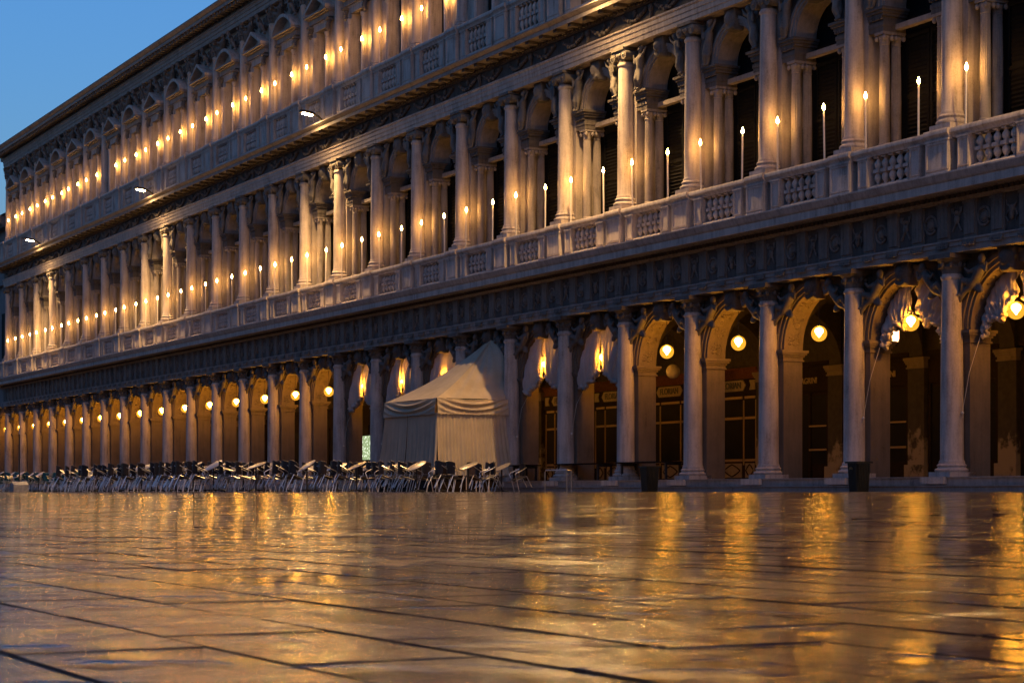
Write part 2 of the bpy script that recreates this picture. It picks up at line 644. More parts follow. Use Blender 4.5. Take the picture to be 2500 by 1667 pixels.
# --- ground storey
def column_shaft(r, z0, z1, ent=0.86):
    H = z1 - z0
    pr = [(r * 1.12, z0), (r * 1.12, z0 + 0.04), (r * 1.02, z0 + 0.09)]
    for k in range(7):
        t = k / 6
        pr.append((r * (1 - (1 - ent) * t ** 1.7), z0 + 0.1 + (H - 0.25) * t))
    pr += [(r * ent * 1.12, z1 - 0.12), (r * ent * 1.15, z1 - 0.08), (r * ent * 1.12, z1 - 0.05), (r * ent, z1 - 0.04), (r * ent, z1)]
    return MB().lathe(pr, 28)
def column_base(r, z0, z1, plinth):
    h = z1 - z0
    mb = MB().box(-plinth, plinth, -plinth, plinth, z0, z0 + h * 0.36)
    pr = [(r * 1.38, z0 + h * .36), (r * 1.46, z0 + h * .42), (r * 1.48, z0 + h * .52), (r * 1.42, z0 + h * .60), (r * 1.24, z0 + h * .66),
          (r * 1.20, z0 + h * .74), (r * 1.28, z0 + h * .80), (r * 1.30, z0 + h * .86), (r * 1.22, z0 + h * .94), (r * 1.12, z1)]
    return mb.lathe(pr, 28)

m_shaft0 = column_shaft(.285, .70, 5.32).mesh('column', 'stone', 40)
m_base0 = column_base(.285, .375, .70, .40).mesh('column_base', 'stone', 40)
mb = MB().lathe([(.245, 5.32), (.25, 5.42), (.30, 5.48), (.25, 5.50), (.25, 5.56), (.30, 5.58), (.37, 5.66), (.38, 5.68)], 24)
mb.box(-.40, .40, -.40, .40, 5.68, 5.80)
for k in range(8):
    a = PI * 2 * k / 8
    mb.ball((.29 * cos(a), .29 * sin(a), 5.53), (.06, .06, .08), 6, 5)
m_cap0 = mb.mesh('capital', 'crust_mid', 40)

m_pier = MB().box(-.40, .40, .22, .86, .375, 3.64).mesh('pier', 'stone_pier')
def impost_profile(z0, z1, p0, p1):
    h = z1 - z0
    return [(p0 + .0, z0), (p0 + .05, z0 + h * .1), (p0 + .05, z0 + h * .3), (p0 + .02, z0 + h * .32), (p0 + .04, z0 + h * .5),
            (p0 + .10, z0 + h * .62), (p1, z0 + h * .78), (p1, z1)]
def impost_mb(x0, x1, y0, y1, z0, z1, pj):
    h = z1 - z0
    mb = MB()
    for a, b, p in ((0, .14, .04), (.14, .40, .015), (.40, .58, .05), (.58, .76, pj * .75), (.76, 1, pj)):
        mb.box(x0 - p, x1 + p, y0 - p, y1 + p, z0 + h * a, z0 + h * b)
    return mb
m_impost0 = impost_mb(-.40, .40, .22, .86, 3.64, 3.95, .13).mesh('impost', 'stone_pier')

def arch_wall(Rr, zs, ztop, hw, y0, y1, n=20):      # wall between springing and beam with a round hole
    vs, fs = [], []
    pts = [(-hw, zs)] + [(Rr * cos(PI - PI * k / n), zs + Rr * sin(PI - PI * k / n)) for k in range(n + 1)] + [(hw, zs)]
    m = len(pts)
    for y in (y0, y1):
        for x, z in pts:
            vs.append((x, y, z))
        for x, z in pts:
            vs.append((x, y, ztop))
    for k in range(m - 1):
        fs.append((k, k + 1, m + k + 1, m + k))
        fs.append((2 * m + k, 3 * m + k, 3 * m + k + 1, 2 * m + k + 1))
        fs.append((k, 2 * m + k, 2 * m + k + 1, k + 1))
    mb = MB()
    return mb.add(vs, fs)
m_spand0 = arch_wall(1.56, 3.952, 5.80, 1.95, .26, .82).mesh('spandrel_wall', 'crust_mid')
mb = MB()
mb.ring(0, 3.955, 1.50, 1.58, .20, .84, 0, PI, 28)
mb.ring(0, 3.955, 1.585, 1.70, .16, .30, 0, PI, 28)
mb.ring(0, 3.955, 1.705, 1.82, .12, .30, 0, PI, 28)
m_arch0 = mb.mesh('archivolt', 'stone_pier')
# carved panels on the soffit of the arch
mb = MB()
for k in range(9):
    a = PI * (k + .5) / 9
    for q in range(26):
        aa = a + (random.random() - .5) * .27
        yy = .52 + (random.random() - .5) * .40
        rr = 1.495
        mb.ball((rr * cos(aa), yy, 3.955 + rr * sin(aa)), (.04, .035, .014), 6, 4, Matrix.Rotation(random.random() * 3, 3, 'Y'))
m_soffit0 = mb.mesh('soffit_carving', 'stone_pier')

def keystone_mb(z0, z1, y, w, face=True):
    mb = MB()
    mb.taper(0, y + .18, z0, z1, w * .42, .16, w * .62, .24)
    zc = (z0 + z1) / 2
    if face:
        mb.ball((0, y - .02, zc), (w * .42, .15, (z1 - z0) * .36), 12, 9)
        mb.ball((0, y - .17, zc - .02), (.03, .05, .06), 6, 5)                # nose
        mb.ball((0, y - .13, zc - .13), (.06, .06, .04), 6, 5)                # mouth
        for s in (-1, 1):
            mb.ball((s * .075, y - .13, zc + .06), (.045, .04, .025), 6, 5)   # brow
            mb.ball((s * .09, y - .10, zc - .04), (.05, .06, .06), 6, 5)      # cheek
        for k in range(11):
            a = PI * k / 10
            mb.ball((w * .46 * cos(a), y + .03, zc + .05 + (z1 - z0) * .34 * sin(a)), .075, 6, 5)
        for k in range(7):
            mb.ball((-.15 + .05 * k, y - .04, zc - .22 - .05 * sin(PI * k / 6)), .06, 6, 5)   # beard
    else:
        mb.add(*_roll(w, y, z0, z1))
    return mb
def _roll(w, y, z0, z1):
    b = MB()
    b.tube([(-w * .5, y, z1 - .12), (w * .5, y, z1 - .12)], .11, 10)
    b.tube([(-w * .35, y + .12, z0 + .08), (w * .35, y + .12, z0 + .08)], .08, 10)
    return b.v, b.f
m_key0 = fuse(keystone_mb(5.22, 5.84, .02, .50), 'keystone_mask', 'crust', .03)

def figure_reclining():                      # river god lying along an arch, head up towards the crown (+x)
    b = MB()
    b.limb((-.10, -.05, .18), (.14, -.06, .44), .11, .13)
    b.limb((.14, -.06, .44), (.24, -.08, .60), .13, .07)
    b.ball((.27, -.11, .72), (.085, .095, .11))
    b.ball((.30, -.17, .66), (.05, .05, .07))                                    # beard
    b.ball((.25, -.20, .71), (.02, .03, .03), 6, 5)
    b.limb((-.10, -.07, .18), (-.36, -.16, .26), .10, .075)
    b.limb((-.36, -.16, .26), (-.52, -.08, -.04), .07, .045)
    b.limb((-.12, -.04, .14), (-.40, -.06, .02), .10, .07)
    b.limb((-.40, -.06, .02), (-.62, -.06, -.22), .07, .045)
    b.limb((-.52, -.08, -.04), (-.56, -.16, -.08), .045, .03)
    b.limb((-.62, -.06, -.22), (-.68, -.14, -.24), .045, .03)
    b.limb((.06, -.10, .50), (-.12, -.18, .42), .06, .045)
    b.limb((-.12, -.18, .42), (-.24, -.20, .52), .045, .035)
    b.limb((.26, -.08, .54), (.42, -.12, .42), .06, .045)
    b.limb((.42, -.12, .42), (.46, -.14, .60), .045, .035)
    b.ball((-.05, .0, .10), (.30, .07, .12), 10, 7, Matrix.Rotation(.5, 3, 'Y'))
    return b
def figure_victory():                        # winged figure standing in the corner beside an upper arch
    b = MB()
    b.limb((.10, -.08, .50), (.18, -.10, .80), .11, .12)
    b.limb((.18, -.10, .80), (.23, -.11, .94), .10, .05)
    b.ball((.26, -.14, 1.03), (.075, .085, .095))
    b.ball((.27, -.09, 1.09), (.085, .08, .06))                                   # hair
    b.ball((.27, -.22, 1.02), (.018, .03, .025), 6, 5)
    b.limb((.06, -.10, .48), (.04, -.17, .26), .10, .075)
    b.limb((.04, -.17, .26), (-.04, -.10, .03), .07, .04)
    b.limb((.14, -.08, .48), (.16, -.12, .24), .10, .07)
    b.limb((.16, -.12, .24), (.08, -.08, .02), .07, .04)
    b.limb((-.04, -.10, .03), (-.05, -.18, .0), .04, .03)
    b.limb((.08, -.08, .02), (.08, -.16, .0), .04, .03)
    b.limb((.08, -.12, .84), (-.02, -.18, .68), .055, .04)
    b.limb((-.02, -.18, .68), (-.02, -.20, .90), .04, .03)
    b.limb((.29, -.12, .85), (.42, -.14, .92), .05, .04)
    b.limb((.42, -.14, .92), (.54, -.14, 1.06), .04, .03)
    b.ball((.05, -.02, .92), (.09, .05, .26), 10, 7, Matrix.Rotation(-.35, 3, 'Y'))   # wing
    b.ball((.09, -.06, .34), (.13, .08, .30), 10, 7, Matrix.Rotation(.2, 3, 'Y'))     # drapery
    return b
m_god = fuse(figure_reclining(), 'reclining_figure', 'crust_mid', .026)
m_vic = fuse(figure_victory(), 'winged_figure', 'relief', .024)
m_putto = fuse(figure_reclining(), 'pediment_figure', 'relief', .034)

# --- first entablature
def seg_prof(Y0, steps, back=.30):           # steps: list of (y, z) front outline from bottom to top
    return steps + [(back, steps[-1][1]), (back, steps[0][1])]
prof_arch1 = seg_prof(0, [(-.25, 5.80), (-.25, 5.95), (-.275, 5.955), (-.275, 6.06), (-.31, 6.065), (-.31, 6.11)])
prof_frz1 = seg_prof(0, [(-.235, 6.11), (-.235, 7.02)])
prof_cor1 = seg_prof(0, [(-.27, 7.02), (-.30, 7.06), (-.30, 7.09), (-.36, 7.10), (-.36, 7.19), (-.42, 7.20), (-.44, 7.235), (-.86, 7.24), (-.88, 7.20), (-.90, 7.20),
                         (-.90, 7.40), (-.93, 7.42), (-.96, 7.46), (-.99, 7.54), (-1.02, 7.58), (-1.02, 7.62)])
mb = MB()
for k in range(3):
    mb.box(-.19 + .13 * k, -.07 + .13 * k, -.30, -.23, 6.19, 6.94)
mb.box(-.23, .23, -.265, -.23, 6.12, 7.00)
mb.box(-.23, .23, -.315, -.23, 6.94, 7.01)
mb.box(-.23, .23, -.33, -.30, 5.99, 6.055)
for k in range(6):
    mb.taper(-.19 + .076 * k, -.33, 5.92, 5.99, .03, .02, .02, .015)
m_trig = mb.mesh('triglyph', 'relief')
def torus_pts(cx_, cz_, r, y, n=20):
    return [(cx_ + r * cos(2 * PI * k / n), y, cz_ + r * sin(2 * PI * k / n)) for k in range(n + 1)]
mb = MB()
mb.tube(torus_pts(0, 6.56, .215, -.25), .035, 6)
mb.tube(torus_pts(0, 6.56, .14, -.25), .018, 6)
mb.ball((0, -.24, 6.56), (.12, .06, .12), 12, 7)
m_shield = mb.mesh('shield_relief', 'relief')
mb = MB()                                     # crossed weapons trophy
mb.tube([(-.17, -.25, 6.30), (.17, -.25, 6.86)], .028, 6, .02)
mb.tube([(.17, -.25, 6.30), (-.17, -.25, 6.86)], .028, 6, .02)
mb.ball((0, -.25, 6.58), (.09, .06, .12), 10, 7)
mb.ball((0, -.25, 6.76), (.07, .06, .06), 8, 6)
mb.taper(-.16, -.25, 6.74, 6.88, .02, .02, .06, .02)
mb.taper(.16, -.25, 6.74, 6.88, .02, .02, .06, .02)
m_trophy = mb.mesh('trophy_relief', 'relief')
mb = MB()                                     # ox skull
mb.ball((0, -.25, 6.62), (.10, .07, .10), 10, 7)
mb.ball((0, -.26, 6.48), (.06, .06, .13), 10, 7)
for s in (-1, 1):
    mb.tube([(s * .08, -.25, 6.68), (s * .17, -.26, 6.74), (s * .19, -.26, 6.84)], .03, 6, .012)
    mb.tube([(s * .12, -.25, 6.60), (s * .20, -.26, 6.45), (s * .12, -.25, 6.32)], .022, 6)
m_skull = mb.mesh('ox_skull_relief', 'relief')

# --- balustrades
def flare(p, z0, z1, out):                   # concave foot of a pedestal
    return [(-(p + out), z0), (-(p + out), z0 + .05)] + \
           [(-(p + out * (1 - sin(t * PI / 2))), z0 + .05 + (z1 - z0 - .05) * (1 - cos(t * PI / 2))) for t in (.2, .4, .6, .8, 1)]
def pedestal_mb(hw, p, z0, zf, z1, out, back, panel=True):
    mb = MB()
    mb.extr_x(flare(p, z0, zf, out) + [(-p, z1), (back, z1), (back, z0)], -hw, hw)
    if panel:                                 # raised frame round a sunk panel
        w = .055 if hw > .3 else .04
        a, b = zf + .02, z1 - .05
        for bx in ((-hw + .02, hw - .02, a, a + w), (-hw + .02, hw - .02, b - w, b),
                   (-hw + .02, -hw + .02 + w, a + w, b - w), (hw - .02 - w, hw - .02, a + w, b - w)):
            mb.box(bx[0], bx[1], -p - .022, -p + .01, bx[2], bx[3])
    mb.box(-hw - .02, hw + .02, -p - .035, back - .01, z1 - .04, z1 + .01)
    return mb
def baluster_prof(z0, z1, r):
    h = z1 - z0
    q = [(.62, 0), (.62, .05), (.40, .08), (.42, .11), (.86, .20), (.98, .27), (.90, .33), (.55, .43)]
    return [(r * a, z0 + h * b) for a, b in q] + [(r * a, z0 + h * (1 - b)) for a, b in q[::-1]]
def baluster_mb(z0, z1, r, y):
    h = z1 - z0
    mb = MB().lathe(baluster_prof(z0, z1, r), 12, 0, y)
    mb.box(-r * .95, r * .95, y - r * .95, y + r * .95, z0 + h * .44, z0 + h * .56)
    mb.box(-r * .85, r * .85, y - r * .85, y + r * .85, z1 - h * .05, z1)
    mb.box(-r * .85, r * .85, y - r * .85, y + r * .85, z0, z0 + h * .045)
    return mb
def rail_prof(p, z0, z1, back):
    h = z1 - z0
    return [(-p + .08, z0), (-p + .07, z0 + h * .2), (-p + .02, z0 + h * .4), (-p, z0 + h * .5), (-p, z0 + h * .8), (-p + .03, z1),
            (back, z1), (back, z0)]
LV = {1: dict(z0=7.62, zf=7.80, z1=8.56, r0=8.56, r1=8.80, out=.26), 2: dict(z0=15.38, zf=15.72, z1=16.66, r0=16.66, r1=16.92, out=.30)}
for k, d in LV.items():
    d['ped'] = pedestal_mb(.43, .47, d['z0'], d['zf'], d['z1'], d['out'], .30).mesh('pedestal', 'stone')
    d['half'] = pedestal_mb(.21, .42, d['z0'], d['zf'], d['z1'], d['out'], -.04).mesh('half_pillar', 'stone')
    d['rec'] = pedestal_mb(.13, .20, d['z0'], d['zf'], d['z1'], .10, .10, False).mesh('recess_panel', 'stone_grey')
    mb = MB()
    mb.extr_x(flare(.42, d['z0'], d['zf'], d['out'])[:] + [(-.06, d['zf']), (-.06, d['z0'])], -.80, .80)
    d['foot'] = mb.mesh('balustrade_foot', 'stone')
    d['bal'] = baluster_mb(d['zf'] + .005, d['z1'] - .005, .105, -.26).mesh('baluster', 'stone')
    mb = MB()
    mb.extr_x(rail_prof(.47, d['r0'] + .004, d['r1'], .0), -BAY / 2 + .455, BAY / 2 - .455)
    d['rail'] = mb.mesh('handrail', 'stone')
    mb = MB()
    mb.extr_x(rail_prof(.54, d['r0'] + .012, d['r1'] + .012, .31), -.45, .45)
    d['cap'] = mb.mesh('handrail_block', 'stone')

# --- upper storey one
m_shaft1 = column_shaft(.268, 9.22, 13.46).mesh('upper_column', 'stone', 40)
m_base1 = column_base(.268, 8.815, 9.22, .385).mesh('column_base', 'stone', 40)
def ionic_mb(r, z0, z1):
    h = z1 - z0
    mb = MB().lathe([(r * .86, z0), (r * .9, z0 + h * .2), (r * 1.05, z0 + h * .3), (r * 1.18, z0 + h * .5), (r * 1.1, z0 + h * .6)], 20)
    w = r * 1.35
    for s in (-1, 1):
        zc = z0 + h * .42
        mb.tube([(s * w, -r * 1.15, zc), (s * w, r * 1.0, zc)], h * .33, 14)
        mb.tube([(s * w, -r * 1.22, zc), (s * w, -r * 1.1, zc)], h * .19, 10)
        mb.ball((s * w, -r * 1.22, zc), h * .10, 8, 6)
    mb.box(-w, w, -r * 1.1, r * 1.0, z0 + h * .55, z0 + h * .78)
    mb.box(-w * 1.08, w * 1.08, -r * 1.3, r * 1.2, z0 + h * .80, z1)
    for k in range(6):
        a = PI + PI * (k + .5) / 6
        mb.ball((r * 1.1 * cos(a), r * 1.1 * sin(a), z0 + h * .45), (r * .2, r * .2, h * .16), 6, 5)
    return mb
m_cap1 = ionic_mb(.25, 13.46, 13.90).mesh('ionic_capital', 'relief', 40)
m_pier1 = MB().box(-.40, .40, .16, .86, 7.62, 13.90).mesh('upper_pier', 'stone_grey')
def fluted(r, z0, z1):
    H = z1 - z0
    def rf(k, n, z):
        t = (z - z0) / H
        ph = k % 3
        return 0.90 if ph == 1 else 1.0
    pr = [(r * 1.3, z0), (r * 1.36, z0 + .06), (r * 1.3, z0 + .11), (r * 1.1, z0 + .14), (r * 1.16, z0 + .19), (r * 1.05, z0 + .22)]
    mb = MB().lathe(pr, 20)
    mb.lathe([(r, z0 + .22), (r, z0 + .22 + H * .33)], 20, cap=False)
    fl = [(r, z0 + .22 + H * .33), (r * .97, z0 + H * .6), (r * .88, z1 - .34)]
    mb.lathe(fl, 48, rf=rf, cap=False)
    zc = z1 - .34
    mb.lathe([(r * .88, zc), (r * 1.0, zc + .03), (r * .9, zc + .05), (r * .95, zc + .15), (r * 1.15, zc + .22), (r * 1.05, zc + .26)], 20)
    for s in (-1, 1):
        for yy in (-1, 1):
            mb.ball((s * r * 1.15, yy * r * .9, zc + .19), (.06, .06, .075), 8, 6)
    mb.box(-r * 1.35, r * 1.35, -r * 1.35, r * 1.35, zc + .27, z1)
    return mb
m_flut = fluted(.135, 8.815, 11.90).mesh('fluted_column', 'stone_grey', 30)
m_block = MB()
for a, b, p in ((11.90, 12.03, .0), (12.03, 12.14, .02), (12.14, 12.28, -.01), (12.28, 12.36, .06), (12.36, 12.43, .11), (12.43, 12.50, .16)):
    m_block.box(.405 - p * .0, 1.0 + p, .17 - p, .90, a, b)
for k in range(6):
    m_block.box(.44 + .10 * k, .50 + .10 * k, .10, .17, 12.20, 12.275)
m_block = m_block.mesh('impost_block', 'crust_mid')
mb = MB()
mb.ring(0, 12.505, .94, 1.00, .20, .90, 0, PI, 24)
mb.ring(0, 12.505, 1.005, 1.10, .16, .30, 0, PI, 24)
mb.ring(0, 12.505, 1.105, 1.20, .12, .30, 0, PI, 24)
m_arch1 = mb.mesh('upper_archivolt', 'stone_grey')
m_spand1 = arch_wall(.99, 12.502, 13.90, 1.54, .26, .88).mesh('upper_spandrel_wall', 'crust_mid')
m_key1 = fuse(keystone_mb(13.28, 13.95, .02, .44), 'keystone_head', 'relief', .028)
mb = MB()                                     # dark louvred shutters filling the opening
mb.box(-1.53, 1.53, .96, 1.02, 7.62, 13.88)
for s in (-1, 1):
    x0, x1 = (.03, .98) if s > 0 else (-.98, -.03)
    for a, b, c, d in ((x0, x0 + .08, 8.7, 11.86), (x1 - .08, x1, 8.7, 11.86), (x0 + .08, x1 - .08, 8.7, 8.8), (x0 + .08, x1 - .08, 10.2, 10.3), (x0 + .08, x1 - .08, 11.76, 11.86)):
        mb.box(a, b, .90, .955, c, d)
    for k in range(27):
        z = 8.84 + k * .11
        if 10.12 < z < 10.30 or z > 11.7: continue
        mb.add([(x0 + .08, .955, z + .06), (x1 - .08, .955, z + .06), (x1 - .08, .915, z), (x0 + .08, .915, z)], [(0, 1, 2, 3)])
m_shut = mb.mesh('shutter', 'shutter')
m_transom = MB().box(-1.0, 1.0, .55, .75, 11.96, 12.10).mesh('transom', 'stone_grey')

prof_arch2 = seg_prof(0, [(-.225, 13.90), (-.225, 14.05), (-.25, 14.055), (-.25, 14.21), (-.275, 14.215), (-.275, 14.34), (-.32, 14.38), (-.32, 14.43)])
prof_frz2 = seg_prof(0, [(-.22, 14.43), (-.22, 14.94)])
prof_cor2 = seg_prof(0, [(-.24, 14.94), (-.30, 14.97), (-.30, 15.06), (-.38, 15.08), (-.40, 15.12), (-.80, 15.13), (-.82, 15.10), (-.85, 15.10),
                         (-.85, 15.23), (-.89, 15.25), (-.94, 15.30), (-.99, 15.34), (-.99, 15.38)])
mb = MB()                                     # hanging garlands, heads and ribbons in the upper frieze
for s in (-1, 1):
    pts = [(s * (.25 + 1.45 * t), -.26, 14.82 - .26 * sin(PI * t)) for t in [k / 10 for k in range(11)]]
    mb.tube(pts, .055, 7)
    for p in pts[1:-1]:
        mb.ball((p[0], p[1] - .03, p[2] + random.uniform(-.04, .04)), random.uniform(.05, .075), 6, 5)
    mb.ball((s * 1.0, -.26, 14.78), (.10, .06, .12), 8, 6)
mb.ball((0, -.27, 14.76), (.11, .09, .13), 10, 7)
mb.limb((0, -.25, 14.66), (-.04, -.25, 14.50), .07, .05)
m_garl = mb.mesh('frieze_garland', 'crust_mid')

# --- upper storey two
m_shaft2 = column_shaft(.225, 17.22, 21.20).mesh('top_column', 'stone', 40)
m_base2 = column_base(.225, 16.94, 17.22, .33).mesh('column_base', 'stone', 40)
def corinthian_mb(r, z0, z1):
    h = z1 - z0
    mb = MB().lathe([(r * .86, z0), (r * .88, z0 + h * .5), (r * 1.15, z0 + h * .8), (r * 1.3, z0 + h * .86)], 18)
    for ring_, (zz, rr, n) in enumerate(((z0 + h * .22, r * 1.0, 8), (z0 + h * .5, r * 1.05, 8))):
        for k in range(n):
            a = 2 * PI * (k + .5 * ring_) / n
            d = Vector((cos(a), sin(a), 0))
            p = d * rr
            mb.tube([(p.x, p.y, zz - h * .2), (p.x * 1.06, p.y * 1.06, zz), (p.x * 1.3, p.y * 1.3, zz + h * .09), (p.x * 1.38, p.y * 1.38, zz + h * .03)], .06, 5, .04)
    for a in (PI * .25, PI * .75, PI * 1.25, PI * 1.75):
        mb.ball((r * 1.55 * cos(a), r * 1.55 * sin(a), z0 + h * .78), (.075, .075, .09), 8, 6)
    mb.box(-r * 1.45, r * 1.45, -r * 1.45, r * 1.45, z0 + h * .88, z1)
    return mb
m_cap2 = corinthian_mb(.22, 21.20, 21.98).mesh('corinthian_capital', 'relief', 40)
mb = MB()                                      # wall of one bay with the window hole (local x: bay centre)
def wall_with_hole(mb, hw, y0, y1, z0, z1, ow, oz0, oz1):
    mb.box(-hw, -ow, y0, y1, z0, z1)
    mb.box(ow, hw, y0, y1, z0, z1)
    mb.box(-ow, ow, y0, y1, oz1, z1)
    mb.box(-ow, ow, y0, y1, z0, oz0)
wall_with_hole(mb, BAY / 2, .10, .55, 15.38, 21.98, .62, 16.9, 19.72)
m_wall2 = mb.mesh('top_wall', 'stone')
mb = MB().box(-.61, .61, .42, .48, 16.9, 19.72)
for s in (-1, 1):
    x0, x1 = (.02, .60) if s > 0 else (-.60, -.02)
    mb.box(x0, x0 + .07, .38, .42, 16.9, 19.7)
    mb.box(x1 - .07, x1, .38, .42, 16.9, 19.7)
    for z in (16.92, 18.2, 19.62):
        mb.box(x0 + .07, x1 - .07, .385, .42, z, z + .08)
m_shut2 = mb.mesh('window_shutter', 'shutter_brown')
mb = MB()
for s in (-1, 1):                              # jambs
    mb.box(s * .72 - .10, s * .72 + .10, -.02, .10, 16.95, 19.72)
mb.box(-.86, .86, -.04, .10, 19.74, 20.0)
mb.box(-.92, .92, -.07, .10, 20.0, 20.06)
m_frame2 = mb.mesh('window_surround', 'stone')
m_colon = MB().lathe([(.12, 16.94), (.12, 17.02), (.09, 17.08), (.085, 19.2), (.10, 19.25), (.085, 19.28), (.13, 19.42), (.13, 19.50)], 14, 0, -.06).mesh('colonnette', 'stone', 40)
mb = MB()
for k in range(5):
    mb.ball((0, -.12 - .03 * sin(k), 19.55 + .08 * k), (.10, .12, .07), 8, 6)
mb.box(-.12, .12, -.28, .10, 19.92, 20.02)
m_cons = mb.mesh('console', 'relief')
mb = MB()
mb.box(-1.12, 1.12, -.14, .10, 20.08, 20.30)
mb.box(-1.18, 1.18, -.26, .10, 20.30, 20.36)
mb.box(-1.26, 1.26, -.38, .10, 20.36, 20.44)
m_lint = mb.mesh('window_entablature', 'stone_grey')
mb = MB()
for s in (-1, 1):                              # triangular pediment
    mb.extr_y([(s * 1.28, 20.445), (s * 1.28, 20.56), (0, 21.20), (0, 21.06), (s * 1.02, 20.55), (s * 1.02, 20.445)], -.40, .10)
mb.extr_y([(-1.0, 20.445), (1.0, 20.445), (0, 21.04)], .02, .10)
m_tri = mb.mesh('triangular_pediment', 'stone')
mb = MB()
a0 = math.asin(.74 / 1.10) if False else R(32)
Rr = 1.28 / cos(a0)
zc = 20.445 - Rr * sin(a0) + .02
mb.ring(0, zc, Rr - .14, Rr, -.40, .10, a0, PI - a0, 18)
pl = [((Rr - .15) * cos(a0 + (PI - 2 * a0) * k / 14), zc + (Rr - .15) * sin(a0 + (PI - 2 * a0) * k / 14)) for k in range(15)]
mb.extr_y(pl, .02, .10)
m_seg = mb.mesh('segmental_pediment', 'stone')
prof_arch3 = seg_prof(0, [(-.22, 21.98), (-.22, 22.18), (-.25, 22.185), (-.25, 22.36), (-.28, 22.365), (-.28, 22.48), (-.33, 22.54), (-.33, 22.58)])
prof_cor3 = seg_prof(0, [(-.24, 22.58), (-.24, 22.80), (-.32, 22.84), (-.40, 22.90), (-.76, 22.91), (-.78, 22.88), (-.80, 22.88), (-.80, 23.04), (-.84, 23.06),
                         (-.90, 23.14), (-.95, 23.20), (-.95, 23.26), (-.5, 23.30)], 1.0)
mb = MB()                                      # carved swags between capitals under the top beam
for k in range(30):
    x = random.uniform(-1.6, 1.6)
    if abs(x) < .35: continue
    mb.ball((x, .06, 21.52 + random.uniform(-.28, .34)), (random.uniform(.05, .12), .10, random.uniform(.06, .15)), 6, 5, Matrix.Rotation(random.uniform(-1, 1), 3, 'Y'))
m_swag = mb.mesh('carved_swag', 'crust_mid')

# --- place the bays
for i in range(I0, I1 + 1):
    x = cx(i)
    c0 = inst('column', m_shaft0, palace, (x, 0, 0))
    inst('column_base', m_base0, c0)
    inst('capital', m_cap0, c0)
    p0 = inst('pier', m_pier, palace, (x, 0, 0))
    inst('impost', m_impost0, p0)
    c1 = inst('upper_column', m_shaft1, palace, (x, 0, 0))
    inst('column_base', m_base1, c1)
    inst('ionic_capital', m_cap1, c1)
    inst('upper_pier', m_pier1, palace, (x, 0, 0))
    c2 = inst('top_column', m_shaft2, palace, (x, 0, 0))
    inst('column_base', m_base2, c2)
    inst('corinthian_capital', m_cap2, c2)
    for k, d in LV.items():
        pd = inst('pedestal', d['ped'], palace, (x, 0, 0))
        inst('handrail_block', d['cap'], pd)
        for s in (-1, 1):
            if (i == I0 and s > 0) or (i == I1 and s < 0): continue
            inst('half_pillar', d['half'], palace, (x + s * .91, 0, 0))
            inst('recess_panel', d['rec'], palace, (x + s * .565, 0, 0))
    for s in (-1, 1):
        if (i == I0 and s > 0) or (i == I1 and s < 0): continue
        inst('impost_block', m_block, palace, (x, 0, 0), sc=(s, 1, 1))
        for y in (.36, .74):
            inst('fluted_column', m_flut, palace, (x + s * .80, y, 0))
rnd = random.Random(3)
for i in range(I0, I1):
    xm = cx(i + .5)
    inst('spandrel_wall', m_spand0, palace, (xm, 0, 0))
    a = inst('archivolt', m_arch0, palace, (xm, 0, 0))
    inst('keystone_mask', m_key0, a)
    tag(inst('soffit_carving', m_soffit0, a), kind='stuff')
    for s in (-1, 1):
        inst('reclining_figure', m_god, a, (-s * 1.12, .10, 4.86), sc=(s, 1, 1.05))
    inst('upper_spandrel_wall', m_spand1, palace, (xm, 0, 0))
    a = inst('upper_archivolt', m_arch1, palace, (xm, 0, 0))
    inst('keystone_head', m_key1, a)
    for s in (-1, 1):
        inst('winged_figure', m_vic, a, (-s * 1.28, .12, 12.52), sc=(s * 1.1, 1.1, 1.15))
    sh = inst('shutter', m_shut, palace, (xm, 0, 0))
    inst('transom', m_transom, sh)
    inst('frieze_garland', m_garl, palace, (xm, 0, 0))
    w = inst('top_wall', m_wall2, palace, (xm, 0, 0))
    inst('window_shutter', m_shut2, w)
    f = inst('window_surround', m_frame2, palace, (xm, 0, 0))
    inst('window_entablature', m_lint, f)
    for s in (-1, 1):
        inst('colonnette', m_colon, f, (s * .72, 0, 0))
        inst('console', m_cons, f, (s * 1.0, 0, 0))
    tri = (i % 2 == 0)
    pd = inst('triangular_pediment' if tri else 'segmental_pediment', m_tri if tri else m_seg, palace, (xm, 0, 0))
    for s in (-1, 1):
        inst('pediment_figure', m_putto, pd, (-s * .66, -.10, 21.12 if tri else 21.16), sc=(s * 1.0, 1.3, 1.05))
    tag(inst('carved_swag', m_swag, palace, (cx(i), 0, 0)), kind='stuff')
    for k, d in LV.items():
        inst('handrail', d['rail'], palace, (xm, 0, 0))
        inst('balustrade_foot', d['foot'], palace, (xm, 0, 0))
        for q in range(5):
            if k == 2 and i < 5: continue      # above the frame
            inst('baluster', d['bal'], palace, (xm + (q - 2) * .30, 0, 0))
    for q in range(4):
        xt = cx(i) - BAY * q / 4
        inst('triglyph', m_trig, palace, (xt, 0, 0))
        xr = xt - BAY / 8
        me = m_shield if q % 2 == 0 else (m_trophy if rnd.random() < .5 else m_skull)
        inst(me.name.split('.')[0], me, palace, (xr, 0, 0))

